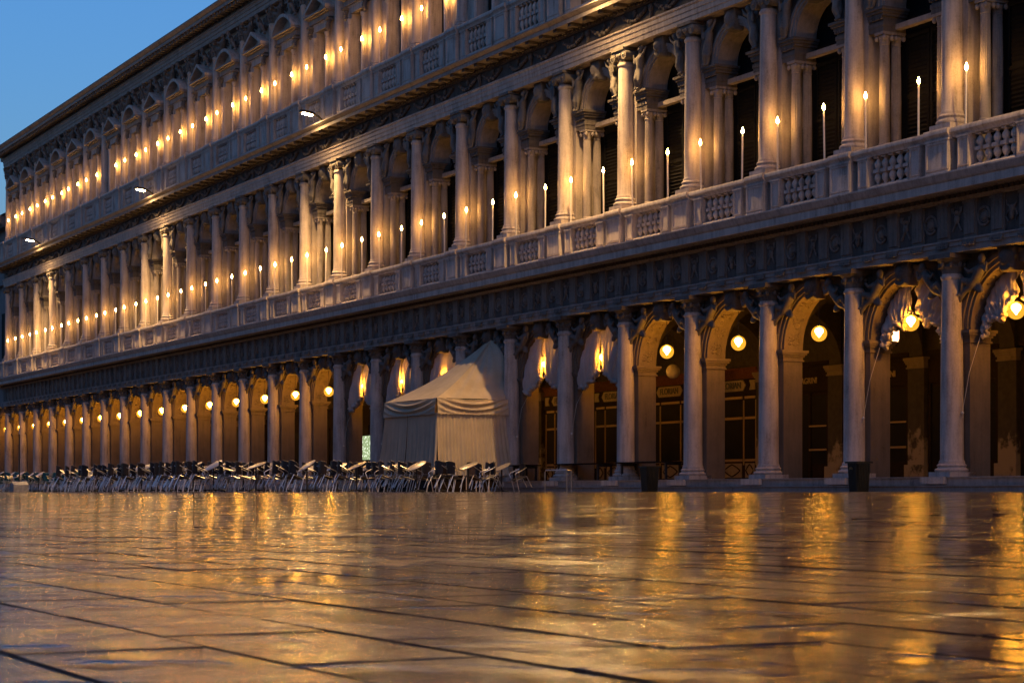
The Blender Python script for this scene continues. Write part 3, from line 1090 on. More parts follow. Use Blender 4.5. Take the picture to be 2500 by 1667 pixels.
def long_part(name, prof, mat, parent=palace, x0=XL, x1=XR):
    return inst(name, MB().extr_x(prof, x0, x1).mesh(name, mat, 30), parent)
long_part('architrave', prof_arch1, 'stone_grey')
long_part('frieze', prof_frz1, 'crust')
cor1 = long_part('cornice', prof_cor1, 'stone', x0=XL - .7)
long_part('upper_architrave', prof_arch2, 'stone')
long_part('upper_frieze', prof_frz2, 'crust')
cor2 = long_part('upper_cornice', prof_cor2, 'stone_grey', x0=XL - .7)
long_part('top_architrave', prof_arch3, 'stone_grey')
cor3 = long_part('top_cornice', prof_cor3, 'stone_grey', x0=XL - .85)
def row(name, parent, mat, step, w, y0, y1, z0, z1, taperz=False, imin=I0):
    mb = MB()
    x = XL + .1
    while x < cx(imin) + .5:
        mb.box(x, x + w, y0, y1, z0, z1)
        x += step
    tag(inst(name, mb.mesh(name, mat), parent), kind='stuff')
row('dentils', cor1, 'crust', .19, .11, -.44, -.35, 7.10, 7.19)
row('dentils', cor2, 'crust_mid', .20, .11, -.38, -.29, 14.975, 15.06)
row('modillions', cor2, 'crust_mid', .975, .22, -.76, -.38, 15.02, 15.125)
row('modillions', cor3, 'crust_mid', .4875, .22, -.74, -.26, 22.72, 22.905, imin=4)
long_part('step', [(-.52, -.05), (-.52, .19), (-.52, .345), (-.56, .35), (-.56, .375), (7.5, .375), (7.5, -.05)], 'stone_grey')
long_part('lower_step', [(-.98, -.06), (-.98, .13), (-1.02, .14), (-1.02, .165), (-.525, .165), (-.525, -.06)], 'stone_grey')
m_plinth = MB().box(-.46, .46, -.60, -.0, .38, .47).mesh('plinth_block', 'stone')
for i in range(I0, I1 + 1):
    inst('plinth_block', MB().box(-.44, .44, -.64, -.53, .20, .372).mesh('plinth_block', 'stone') if i == I0 else bpy.data.objects['plinth_block'].data, palace, (cx(i), 0, 0))

# solid backing, roof and the far end wall
mb = MB()
mb.box(XL + .05, XR, .45, .60, 13.95, 15.38)
mb.box(XL + .05, XR, 1.03, 1.2, 7.7, 13.95)
inst('backing_wall', mb.mesh('backing_wall', 'crust_mid'), palace)
inst('end_wall', MB().box(XL, XL + .48, .31, 12, 5.80, 22.0).mesh('end_wall', 'stone_grey'), palace)
inst('roof', MB().extr_x([(-.3, 23.28), (.9, 23.32), (6, 25.5), (12, 23.3), (12, 23.0), (.9, 23.0)], XL, XR).mesh('roof', 'lead'), palace)
mb = MB().box(XL, XR, -.15, 7.4, 7.3, 7.60)
inst('floor_slab', mb.mesh('floor_slab', 'crust_mid'), palace)

# --- inside the arcade: back wall, pilasters, ribs, shopfronts
BY = 5.3
mb = MB()
mb.box(XL - 14, XR, BY + .12, BY + .35, .375, 6.2)
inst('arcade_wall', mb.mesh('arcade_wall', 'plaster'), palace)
inst('arcade_ceiling', MB().box(XL - 14, XR, .30, BY + .12, 5.75, 5.9).mesh('arcade_ceiling', 'ceiling'), palace)
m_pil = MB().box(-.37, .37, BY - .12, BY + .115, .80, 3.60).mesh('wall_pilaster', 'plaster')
m_pilb = MB().box(-.44, .44, BY - .2, BY + .115, .38, .80).mesh('pilaster_foot', 'plaster')
m_pili = impost_mb(-.37, .37, BY - .12, BY + .115, 3.60, 3.92, .10).mesh('pilaster_impost', 'stone_pier')
# cross rib from pier to pilaster
mb = MB()
n = 16
Lr = (BY - .12 - .88) / 2
yc = .88 + Lr
vs, fs = [], []
for k in range(n + 1):
    a = PI * k / n
    y, z = yc - Lr * cos(a), 3.95 + 1.75 * sin(a)
    for xx in (-.30, .30):
        vs += [(xx, y, z), (xx, y, 5.76)]
for k in range(n):
    b = 4 * k
    fs += [(b, b + 4, b + 6, b + 2), (b, b + 1, b + 5, b + 4), (b + 2, b + 6, b + 7, b + 3)]
m_rib = mb.add(vs, fs).mesh('cross_rib', 'plaster')
for i in range(I0, I1 + 1):
    p = inst('wall_pilaster', m_pil, palace, (cx(i), 0, 0))
    inst('pilaster_foot', m_pilb, p)
    inst('pilaster_impost', m_pili, p)
    inst('cross_rib', m_rib, palace, (cx(i), 0, 0))

def text_mesh(body, size, mat, name, depth=.012):
    cu = bpy.data.curves.new(name, 'FONT')
    cu.body = body
    cu.size = size
    cu.extrude = depth
    cu.align_x = 'CENTER'
    cu.align_y = 'CENTER'
    cu.offset = size * .012
    o = bpy.data.objects.new('t', cu)
    C.objects.link(o)
    dg = bpy.context.evaluated_depsgraph_get()
    me = bpy.data.meshes.new_from_object(o.evaluated_get(dg))
    bpy.data.objects.remove(o)
    me.name = name
    me.materials.clear()
    me.materials.append(M[mat])
    return me
# café shopfronts (dark wood, gilt bands, hexagonal name boards)
m_name = text_mesh('FLORIAN', .30, 'black', 'lettering')
mb = MB().box(-1.52, 1.52, BY + .02, BY + .11, .38, 3.25)
mb.box(-1.56, 1.56, BY - .06, BY + .11, 3.25, 3.32)
m_front = mb.mesh('shopfront', 'wood')
m_top = MB().box(-1.56, 1.56, BY - .04, BY + .11, 3.76, 4.05)
m_top.box(-1.56, 1.56, BY - .10, BY + .11, 4.05, 4.12)
m_top = m_top.mesh('shop_cornice', 'wood_red')
m_signb = MB().box(-1.54, 1.54, BY - .02, BY + .11, 3.325, 3.755).mesh('sign_board', 'wood')
mb = MB()
mb.extr_y([(-.86, 3.54), (-.70, 3.72), (.70, 3.72), (.86, 3.54), (.70, 3.36), (-.70, 3.36)], BY - .05, BY - .02)
m_hex = mb.mesh('name_panel', 'cream')
mb = MB()
for s in (1,):
    mb.extr_y([(s * 1.40, 3.38), (s * 1.40, 3.70), (s * 1.06, 3.70), (s * 1.14, 3.54), (s * 1.06, 3.38)], BY - .045, BY - .02)
m_arrow = mb.mesh('end_panel', 'cream')
mb = MB()
for x in (-1.40, -.68, .68, 1.40):
    mb.box(x - .025, x + .025, BY - .01, BY + .02, .9, 3.05)
for s in (-1, 0, 1):
    c_ = s * 1.04
    hw = .30 if s else .60
    mb.box(c_ - hw, c_ + hw, BY - .008, BY + .02, 3.10, 3.18)
    mb.box(c_ - hw, c_ + hw, BY - .008, BY + .02, 2.42, 2.50)
    mb.box(c_ - hw, c_ + hw, BY - .008, BY + .02, 1.02, 1.10)
m_gilt = mb.mesh('gilt_band', 'gold')
mb = MB()
for s in (-1, 0, 1):
    c_ = s * 1.04
    hw = .27 if s else .56
    mb.box(c_ - hw, c_ + hw, BY - .002, BY + .02, .48, .96)
m_lowp = mb.mesh('lower_panel', 'cream')
mb = MB()
for s in (-1, 0, 1):
    c_ = s * 1.04
    hw = .22 if s else .48
    pts = []
    for k in range(13):
        a = 2 * PI * k / 12
        q = 1.0 if k % 3 == 0 else .80
        pts.append((c_ + hw * q * cos(a), BY - .012, .72 + .20 * q * sin(a)))
    mb.tube(pts, .022, 5)
m_quat = mb.mesh('panel_moulding', 'wood')
m_gl = MB()
for s in (-1, 0, 1):
    c_ = s * 1.04
    hw = .30 if s else .62
    m_gl.box(c_ - hw, c_ + hw, BY + .0, BY + .02, 1.12, 2.40)
    m_gl.box(c_ - hw, c_ + hw, BY + .0, BY + .02, 2.52, 3.05)
m_gl = m_gl.mesh('shop_glass', 'glass_dark')
for i in (4, 5, 6, 7):
    f = inst('shopfront', m_front, palace, (cx(i + .5), 0, 0))
    for nm, me in (('shop_cornice', m_top), ('sign_board', m_signb), ('name_panel', m_hex), ('gilt_band', m_gilt),
                   ('lower_panel', m_lowp), ('panel_moulding', m_quat), ('shop_glass', m_gl)):
        inst(nm, me, f)
    inst('end_panel', m_arrow, f)
    inst('end_panel', m_arrow, f, sc=(-1, 1, 1))
    inst('lettering', m_name, f, (0, BY - .055, 3.54), (R(90), 0, 0))
# plain dark shopfronts in the other bays
mb = MB().box(-1.50, 1.50, BY + .02, BY + .115, .38, 4.0)
mb.box(-1.55, 1.55, BY - .08, BY + .115, 3.98, 4.10)
mb.box(-1.5, 1.5, BY - .03, BY + .02, 3.15, 3.85)
for x in (-1.45, -.5, .5, 1.45):
    mb.box(x - .06, x + .06, BY - .03, BY + .02, .38, 3.15)
m_plain = mb.mesh('shopfront', 'wood')
m_door = MB().box(-.42, .42, BY - .0, BY + .02, .42, 3.05).box(.58, 1.36, BY, BY + .02, .9, 3.05).box(-1.36, -.58, BY, BY + .02, .9, 3.05).mesh('shop_glass', 'glass_dark')
m_name2 = text_mesh('PELAGRINI', .26, 'gold', 'lettering')
for i in range(I0, I1):
    if i in (4, 5, 6, 7): continue
    f = inst('shopfront', m_plain, palace, (cx(i + .5), 0, 0))
    inst('shop_glass', m_door, f)
    if i in (2, 3):
        inst('lettering', m_name2, f, (.30, BY - .045, 3.50), (R(90), 0, 0))
        mb = MB().box(.5, 1.4, BY - .05, BY - .0, 1.30, 1.36).box(.5, 1.4, BY - .05, BY - .0, 2.05, 2.10)
        inst('shelf_edge', mb.mesh('shelf_edge', 'gold'), f)
win = inst('display_window', MB().box(-.62, .62, BY - .06, BY - .03, 1.53, 2.66).mesh('display_window', 'shop_lit'), palace, (-48.4, 0, 0))
inst('window_frame', MB().box(-.70, -.62, BY - .08, BY + .1, 1.45, 2.74).box(.62, .70, BY - .08, BY + .1, 1.45, 2.74).box(-.62, .62, BY - .08, BY + .1, 2.66, 2.74).box(-.62, .62, BY - .08, BY + .1, 1.45, 1.53).mesh('window_frame', 'wood'), win)

# --- the palace on the other side of the square (behind the viewer), which shuts off the low sky
OPP = empty('opposite_palace', (0, -64, 0))
tag(OPP, 'long dark palace closing the other side of the square, behind the viewpoint', 'building')
inst('wall', MB().box(-190, 130, -12, 0, -.5, 23).mesh('wall', 'far_wall'), OPP)
inst('cornice', MB().extr_x([(.0, 22.2), (.3, 22.5), (.8, 22.7), (.9, 23.2), (-1, 23.4), (-1, 22.2)], -190, 130).mesh('cornice', 'far_wall'), OPP)
inst('roof', MB().extr_x([(.3, 23.3), (-6, 25.5), (-12, 23.2)], -190, 130).mesh('roof', 'lead'), OPP)
m_ow = MB().box(-.8, .8, -.02, .05, 2.0, 5.0).box(-.7, .7, -.02, .05, 9.5, 12.6).box(-.7, .7, -.02, .05, 16.5, 19.5).mesh('window', 'shutter')
for k in range(60):
    inst('window', m_ow, OPP, (-165 + 4.6 * k, 0, 0))

# --- the wing past the far end
WX0, WX1 = XL - 32, XL - .02
mb = MB()
mb.box(WX0, WX1, .5, 12, 5.8, 18.2)
inst('wing_wall', mb.mesh('wing_wall', 'far_wall'), EX)
inst('wing_cornice', MB().extr_x([(.0, 18.2), (-.1, 18.35), (-.5, 18.5), (-.6, 18.9), (.9, 19.0), (.9, 18.2)], WX0, WX1 - .9).mesh('wing_cornice', 'far_wall', 30), EX)
inst('string_course', MB().box(WX0, WX1 - .9, -.05, .5, 7.2, 7.7).box(WX0, WX1 - .9, .2, .5, 14.3, 14.9).mesh('string_course', 'far_wall'), EX)
inst('wing_roof', MB().extr_x([(-.2, 19.0), (5, 20.4), (11, 19.0)], WX0, WX1).mesh('wing_roof', 'lead'), EX)
for k in range(7):
    xw = WX1 - 2.6 - 3.9 * k
    w = inst('window', MB().box(-.75, .75, .42, .52, 9.3, 12.4).box(-.65, .65, .42, .52, 15.3, 17.4).mesh('window', 'shutter') if k == 0 else bpy.data.objects['window'].data, EX, (xw, 0, 0))
for i in (26, 27, 28, 29, 30):
    inst('wing_column', m_shaft0, EX, (cx(i), 0, 0))
    inst('wing_pier', m_pier, EX, (cx(i), 0, 0))
    inst('wing_impost', m_impost0, EX, (cx(i), 0, 0))
    inst('wing_archivolt', m_arch0, EX, (cx(i - .5), 0, 0))
    inst('wing_spandrel', m_spand0, EX, (cx(i - .5), 0, 0))
inst('wing_floor', MB().box(WX0, WX1, -.5, 7.5, -.05, .37).mesh('wing_floor', 'stone_grey'), EX)
inst('wing_beam', MB().box(WX0, WX1, -.2, .9, 5.81, 7.19).mesh('wing_beam', 'far_wall'), EX)
for xa, za in ((-103.2, 2.2), (-107.5, 1.6)):
    inst('antenna', MB().tube([(xa, 3, 19.3), (xa, 3, 19.5 + za)], .03, 6).tube([(xa - .4, 3, 19.2 + za), (xa + .4, 3, 19.2 + za)], .02, 5).mesh('antenna', 'metal'), EX)

# ------------------------------------------------------------------ candles on the balustrades
m_stick = MB().lathe([(.045, 0), (.045, .02), (.026, .04), (.024, 1.32), (.02, 1.325)], 10).mesh('candle_tube', 'wax', 40)
m_flame = MB().lathe([(.012, 1.325), (.034, 1.355), (.042, 1.39), (.034, 1.43), (.015, 1.475), (.004, 1.51)], 8).mesh('flame', 'flame', 180)
m_clip = MB().box(-.05, .05, -.05, .05, -.012, .03).mesh('candle_foot', 'metal')
LEVELWORD = {1: 'lower balustrade', 2: 'upper balustrade'}
proto = None
for k, zc_, first in ((1, LV[1]['r1'], -1), (2, LV[2]['r1'], 7)):
    n = 0
    for i in range(first, I1):
        for fr, side in ((.25, 'right'), (.79, 'left')):
            if k == 1 and i == -1 and fr < .5: continue
            if k == 2 and i == 18 and fr > .5: continue           # one place in the row is empty
            o = proto and copy_tree(proto)
            if o is None:
                o = proto = empty('electric_candle')
                inst('candle_tube', m_stick, o)
                inst('flame', m_flame, o)
                inst('candle_foot', m_clip, o)
            o.location = (cx(i + fr) + random.uniform(-.03, .03), -.25, zc_ + .012)
            o.rotation_euler = (random.uniform(-.02, .02), random.uniform(-.02, .02), random.uniform(0, 6))
            tag(o, 'slim lit candle on the %s, %s from the right edge' % (LEVELWORD[k], ORD[n]), 'candle', 'lit candles on the ' + LEVELWORD[k])
            n += 1

# ------------------------------------------------------------------ globe lamps of the arcade
m_globe = MB().ball((0, 0, 0), .215, 24, 16).mesh('globe_glass', 'globe', 180)
m_bulb = MB().lathe([(.01, -.10), (.06, -.03), (.11, .04), (.115, .09), (.08, .14), (.03, .16)], 14).mesh('bulb', 'bulb', 180)
m_hang = MB().tube([(0, 0, .21), (0, 0, 1.16)], .009, 5).lathe([(.05, .19), (.06, .22), (.02, .27)], 10).mesh('hanger', 'metal')
proto = None
n = 0
for i in range(-2, 27):
    if i == 6: continue
    o = proto and copy_tree(proto)
    if o is None:
        o = proto = empty('globe_lamp')
        inst('globe_glass', m_globe, o)
        inst('bulb', m_bulb, o)
        inst('hanger', m_hang, o)
    o.location = (cx(i + .5), .30, 4.30)
    if i == -2:
        lab = 'glowing round globe lamp in the arcade arch just beyond the right edge'
    else:
        lab = 'glowing round globe lamp under the %s arch of the arcade counted from the right' % ORD[i + 1]
    tag(o, lab, 'lamp', 'globe lamps hanging in the arcade arches')

# ------------------------------------------------------------------ floodlights on the upper cornice
mb = MB()
mb.box(-.05, .05, -.85, -.70, 15.39, 15.50)
mb.tube([(0, -.78, 15.48), (0, -.98, 15.64), (0, -1.15, 15.68)], .042, 8)
m_arm = mb.mesh('lamp_arm', 'metal')
mb = MB()
vs = []
for y, hw, zt, zb in ((-1.10, .07, 15.72, 15.64), (-1.25, .15, 15.78, 15.66), (-1.65, .16, 15.83, 15.715), (-1.80, .10, 15.82, 15.745)):
    vs += [(-hw, y, zb), (hw, y, zb), (hw * .8, y, zt), (-hw * .8, y, zt)]
fs = [(0, 1, 2, 3), (15, 14, 13, 12)]
for k in range(3):
    for j in range(4):
        fs.append((4 * k + j, 4 * k + (j + 1) % 4, 4 * k + 4 + (j + 1) % 4, 4 * k + 4 + j))
m_head = mb.add(vs, fs).mesh('lamp_head', 'metal')
mb = MB()
vs = [(-.13, -1.24, 15.652), (.13, -1.24, 15.652), (.14, -1.66, 15.708), (-.14, -1.66, 15.708)]
mb.add(vs + [(x, y, z - .02) for x, y, z in vs], [(4, 5, 6, 7), (0, 1, 5, 4), (1, 2, 6, 5), (2, 3, 7, 6), (3, 0, 4, 7)])
m_pan = mb.mesh('light_panel', 'flood')
LBL = {22: 'floodlight on a short arm at the upper cornice, farthest left of the three', 16: 'floodlight on a short arm at the upper cornice, middle one of three',
       10: 'floodlight on a short arm at the upper cornice, largest and rightmost of three', 4: 'floodlight above the upper cornice just over the top edge of the photo',
       -2: 'floodlight on the upper cornice beyond the right edge of the photo'}
for i in (10, 22, 16, 4, -2):
    o = empty('floodlight')
    inst('lamp_arm', m_arm, o)
    h = inst('lamp_head', m_head, o)
    inst('light_panel', m_pan, h)
    ld = bpy.data.lights.new('beam', 'AREA')
    ld.shape = 'RECTANGLE'
    ld.size, ld.size_y = .26, .40
    ld.spread = R(145)
    ld.color = FLOOD_COL[:3]
    ld.energy = FLOOD_WATT
    lo = inst('beam', ld, o, (0, -1.45, 15.652), (R(-36), 0, 0))
    o.location = (cx(i), 0, 0)
    tag(o, LBL[i], 'floodlight', 'floodlights along the upper cornice')

# ------------------------------------------------------------------ drapes in the arches
def curtain_half(seed, style):
    rg = random.Random(seed)
    ph = rg.uniform(0, 6)
    def fn(u, v):                               # u: crown -> springing, v: top -> hem
        a = R(91) + R(86) * u
        tx, tz = 1.50 * cos(a), 3.955 + 1.50 * sin(a)
        if style == 'tied':
            hx = -.16 - 1.24 * u ** .9
            hz = 3.98 - .62 * u ** .6 + .10 * sin(u * 17 + ph) * u + .22 * max(0, u - .8)
        else:
            hx = -.16 - 1.12 * u
            hz = 4.58 - .70 * u + .13 * sin(u * 9 + ph) + .04 * sin(u * 21 + ph * 2)
        x = tx + (hx - tx) * v
        z = tz + (hz - tz) * v - .02 * sin(v * 9 + u * 20)
        bulge = .10 * sin(PI * v) + (.12 * v * v if style != 'tied' else .05 * v * v)
        fold = .065 * sin(u * 60 + ph + 1.5 * sin(v * 3)) * (.25 + v) + .02 * sin(u * 23 + v * 5 + ph)
        if style != 'tied':
            fold += .10 * noise.noise(Vector((u * 4 + ph, v * 4, seed))) * (.3 + v)
        return (x, (.31 if style == 'tied' else .56) - bulge + fold, z)
    mb = MB().grid(fn, 60, 22)
    def hem(u):
        p = fn(u, 1)
        return (p[0], p[1] - .02, p[2] - .02 + .03 * sin(u * 40))
    mb.tube([hem(k / 40) for k in range(41)], .06, 7)
    return mb.mesh('drape', 'curtain', 180, False)
CURT = {-1: 'bunched', 0: 'bunched', 4: 'tied', 5: 'tied', 6: 'tied', 7: 'tied', 8: 'tied', 9: 'tied'}
WORDS = {-1: 'white drape bunched up high in the arch at the right edge', 0: 'crumpled white drape bunched up high in the second arch from the right',
         4: 'white drape parted round a glowing lamp, second arch to the right of the tent', 5: 'white drape parted round a glowing globe lamp just right of the tent',
         6: 'white drape in the arch behind the peak of the tent', 7: 'white drape parted round a glowing lamp just left of the tent peak',
         8: 'white drape parted round a glowing lamp, second arch left of the tent peak', 9: 'white drape parted round a glowing lamp, leftmost of the draped arches'}
for i, st in CURT.items():
    o = empty('arch_curtain', (cx(i + .5), 0, 0))
    tag(o, WORDS[i], 'curtain', 'white drapes gathered in the arcade arches')
    inst('drape', curtain_half(i * 3 + 11, st), o)
    inst('drape', curtain_half(i * 3 + 12, st), o, sc=(-1, 1, 1))
for i in (-1, 0, 4, 5, 8, 9):
    xm = cx(i + .5)
    pts = [(xm - 1.28, .42, 3.55 if i > 0 else 4.05), (xm - 1.50, .16, 2.9), (xm - 1.62, .05, 1.95), (xm - 1.62, .06, 1.80)]
    mb = MB().tube(pts, .0055, 5)
    mb.ball((xm - 1.62, .05, 1.93), .04, 6, 5)
    tag(inst('curtain_cord', mb.mesh('curtain_cord', 'wax')), 'thin cord hanging from the drape of the %s arch from the right' % ORD[i + 1],
        'cord', 'cords of the arch drapes')

# ------------------------------------------------------------------ pavilion tent in front of the café
TX0, TX1, TF, TB, TV = -27.62, -23.25, -2.95, -.33, 3.22
tent = empty('pavilion_tent', ((TX0 + TX1) / 2, TF / 2, 0))
tag(tent, 'closed beige canvas tent with peaked roof set against one arcade arch', 'tent')
tent_inv = Matrix.Translation(-tent.location)
def tpart(name, mb, mat, ang=180, fix=False):
    me = mb.mesh(name, mat, ang, fix)
    me.transform(tent_inv)
    return inst(name, me, tent)
AX, AY, AZ = -25.15, .05, 5.42
def roof_pt(a, b, t):                           # from eave point to apex with a slight sag
    p = Vector(a).lerp(Vector(b), t)
    p.z -= .22 * sin(PI * t)
    return p
def roof_front(u, v):
    e = Vector((TX0 + (TX1 - TX0) * u, TF, TV))
    ap = Vector((AX + (u - .5) * .10, AY, AZ))
    p = roof_pt(e, ap, v)
    p.z += .03 * sin(u * 19) * sin(PI * v) - .05 * sin(PI * u) * (1 - v)
    return p
def arch_edge(t):                               # back edge of the side slope: down the arch to the column
    if t < .75:
        a = R(90) - R(88) * t / .75
        return Vector((-25.35 + 1.52 * cos(a), .05, 3.955 + 1.50 * sin(a)))
    k = (t - .75) / .25
    return Vector((-23.83 + .58 * k, .05 - .38 * k, 3.955 + (TV - 3.955) * k))
def roof_side(u, v):                            # u: front hip -> back edge ; v: eave corner -> apex
    f = roof_pt((TX1, TF, TV), (AX, AY, AZ), v)
    b = arch_edge(1 - v)
    e0 = Vector((TX1, TF, TV))
    p = f.lerp(b, u)
    p.z += (.035 * sin(u * 26 + v * 4) - .16 * sin(PI * u)) * sin(PI * min(1, v * .9 + .1))
    return p
tpart('roof_front', MB().grid(roof_front, 40, 24), 'canvas')
tpart('roof_side', MB().grid(lambda u, v: roof_side(u, v), 40, 24), 'canvas')
def roof_left(u, v):
    f = roof_pt((TX0, TF, TV), (AX, AY, AZ), v)
    b = Vector((TX0, TB, TV)).lerp(Vector((AX, AY, AZ)), v)
    return f.lerp(b, u)
tpart('roof_left', MB().grid(roof_left, 12, 16), 'canvas')
def val(p0, p1, u, v, nsw):                     # scalloped valance with swag folds
    p = Vector(p0).lerp(Vector(p1), u)
    nrm = Vector((p1[1] - p0[1], -(p1[0] - p0[0]), 0)).normalized()
    if nrm.y > 0 and abs(nrm.x) < .5: nrm = -nrm
    w = (u * nsw) % 1
    dip = 4 * w * (1 - w)
    vv = v
    d = .07 * sin(vv * 15 - dip * 9.0) * dip ** .5 * sin(PI * vv) + .03 * sin(u * 90) * vv * .4 + .05 * vv
    p += nrm * d
    p.z = TV - .55 * v - .05 * dip * (1 - v) + .02 * sin(u * 120) * (v > .99)
    return p
tpart('valance', MB().grid(lambda u, v: val((TX0, TF - .03, 0), (TX1, TF - .03, 0), u, v, 1), 90, 26), 'canvas')
tpart('valance', MB().grid(lambda u, v: val((TX1 + .03, TF, 0), (TX1 + .03, TB + .1, 0), u, v, 1), 70, 26), 'canvas')
def wall(p0, p1, out0, out1, zb, seed, nf, amp):
    rg = random.Random(seed)
    ph = [rg.uniform(0, 6) for _ in range(4)]
    p0, p1 = Vector(p0), Vector(p1)
    nrm = Vector((p1.y - p0.y, -(p1.x - p0.x), 0)).normalized()
    def fn(u, v):
        p = p0.lerp(p1, u)
        dirx = (p1 - p0).normalized()
        p += dirx * (-(1 - u) ** 3 * out0 + u ** 3 * out1) * v
        d = amp * (sin(u * nf * 6.283 + ph[0] + .6 * sin(u * 9 + ph[1])) * (.35 + .25 * v) + .8 * sin(u * nf * 1.7 + ph[2]) * v + .6 * sin(u * nf * .6 + ph[3]) * v * v)
        p += nrm * (d + .16 * v * v)
        p.z = TV - .50 - (TV - .50 - zb) * v
        return p
    return MB().grid(fn, 260, 14)
xm_ = TX0 + (TX1 - TX0) * .44
tpart('wall_panel', wall((TX0, TF, 0), (xm_ - .02, TF, 0), .62, 0, .35, 5, 24, .045), 'canvas')
tpart('wall_panel', wall((xm_ + .02, TF, 0), (TX1, TF, 0), 0, .10, .35, 6, 26, .045), 'canvas')
tpart('wall_panel', wall((TX1, TF, 0), (TX1, TB, 0), 0, .25, .58, 8, 20, .03), 'canvas')
mb = MB().tube([(TX1 - .04, TF + .04, 0), (TX1 - .04, TF + .04, TV)], .03, 8)
mb.tube([(TX0 + .04, TF + .04, 0), (TX0 + .04, TF + .04, TV)], .03, 8)
mb.tube([(TX1 - .04, TF + .04, TV - .02), (TX0 + .04, TF + .04, TV - .02)], .025, 8)
mb.tube([(TX1 - .04, TF + .04, TV - .02), (TX1 - .04, TB, TV - .02)], .025, 8)
tpart('frame', mb, 'metal', 40, True)
tpart('platform', MB().box(TX0 - .2, TX1 + .12, TF - .25, TB - .3, -.04, .52).box(TX0 - .25, TX1 + .17, TF - .30, TB - .3, .46, .56), 'wood', 35, True)

# ------------------------------------------------------------------ café chairs and tables
def chair_meshes(seatmat):
    r = {}
    mb = MB()
    mb.grid(lambda u, v: (-.21 + .42 * u, (-.21 + .42 * v) * (1 - .08 * (1 - u)), .45 - .02 * sin(PI * u) * sin(PI * v)), 6, 6)
    mb.box(-.215, .215, -.215, .215, .41, .428)
    r['seat'] = mb.mesh('seat', seatmat, 40)
    mb = MB()
    def bk(u, v, o=0):
        y = -.235 + .47 * u
        return (-.22 - .10 * v + .10 * (abs(y) / .235) ** 2 + o, y * (.84 + .16 * v), .47 + .38 * v - .03 * (2 * u - 1) ** 2 * v)
    mb.grid(lambda u, v: bk(u, v), 10, 6).grid(lambda u, v: bk(1 - u, v, -.018), 10, 6)
    mb.tube([bk(k / 10, 1, -.01) for k in range(11)], .016, 6)
    r['backrest'] = mb.mesh('backrest', seatmat, 40)
    mb = MB()
    for s in (-1, 1):
        mb.tube([(-.27, s * .22, .72), (-.10, s * .26, .68), (.12, s * .27, .66), (.20, s * .25, .63), (.19, s * .225, .45)], .014, 6)
    mb.tube([(-.20, -.20, .42), (.20, -.21, .42), (.20, .21, .42), (-.20, .20, .42), (-.20, -.20, .42)], .014, 6)
    r['frame'] = mb.mesh('frame', 'steel', 40)
    for nm, x0, x1 in (('front_leg', .19, .22), ('rear_leg', -.19, -.27)):
        r[nm] = MB().tube([(x0, 0, .44), (x1, 0, .0)], .013, 6).mesh(nm, 'steel', 40)
    return r
def make_chair(seatmat):
    m = chair_meshes(seatmat)
    o = empty('cafe_chair')
    t = {}
    for nm in ('seat', 'backrest', 'frame'):
        inst(nm, m[nm], o)
    for nm in ('front_leg', 'rear_leg'):
        for s in (-1, 1):
            inst('leg', m[nm], o, (0, s * .215, 0))
    return o
def make_table():
    o = empty('cafe_table')
    tp = MB().lathe([(.0001, .005), (.32, .005), (.335, .012), (.335, .024), (.32, .030), (.0001, .030)], 28, cap=False).mesh('table_top', 'marble', 40)
    inst('table_top', tp, o, (0, 0, .82), (R(24), 0, 0))
    inst('stem', MB().lathe([(.03, .03), (.025, .10), (.025, .80), (.05, .82)], 10).box(-.08, .08, -.05, .05, .795, .82).mesh('stem', 'metal', 40), o)
    mb = MB()
    for k in range(4):
        a = PI / 4 + k * PI / 2
        mb.tube([(0, 0, .07), (.22 * cos(a), .22 * sin(a), .05), (.30 * cos(a), .30 * sin(a), .0)], .02, 6)
    inst('foot', mb.mesh('foot', 'metal', 40), o)
    return o
protos = {k: make_chair(k) for k in ('rattan', 'rattan_black', 'teal')}
proto_t = make_table()
used = set()
CH = {'rattan': ('brown woven café chair tipped against its table behind the front line of tables', 'brown woven café chairs tipped against the tables'),
      'rattan_black': ('black woven café chair tipped against its table behind the front line of tables', 'black woven café chairs tipped against the tables'),
      'teal': ('teal café chair tipped against a table in the far rows on the left', 'teal café chairs in the far rows')}
def put(proto, key):
    if key in used:
        return copy_tree(proto)
    used.add(key)
    return proto
rg = random.Random(21)
def place_chair(x, y, rz, mat, tilt, label=None):
    o = put(protos[mat], mat)
    # pivot on the front feet: lift the origin so that the front feet stay on the ground
    fx_, fz_ = .22, 0
    o.rotation_mode = 'XYZ'
    rot = Matrix.Rotation(rz, 4, 'Z') @ Matrix.Rotation(tilt, 4, 'Y')
    off = rot @ Vector((fx_, 0, 0))
    o.rotation_euler = rot.to_euler()
    o.location = (x - off.x, y - off.y, gz(-y) - off.z + .008)
    tag(o, label or CH[mat][0], 'chair', CH[mat][1])
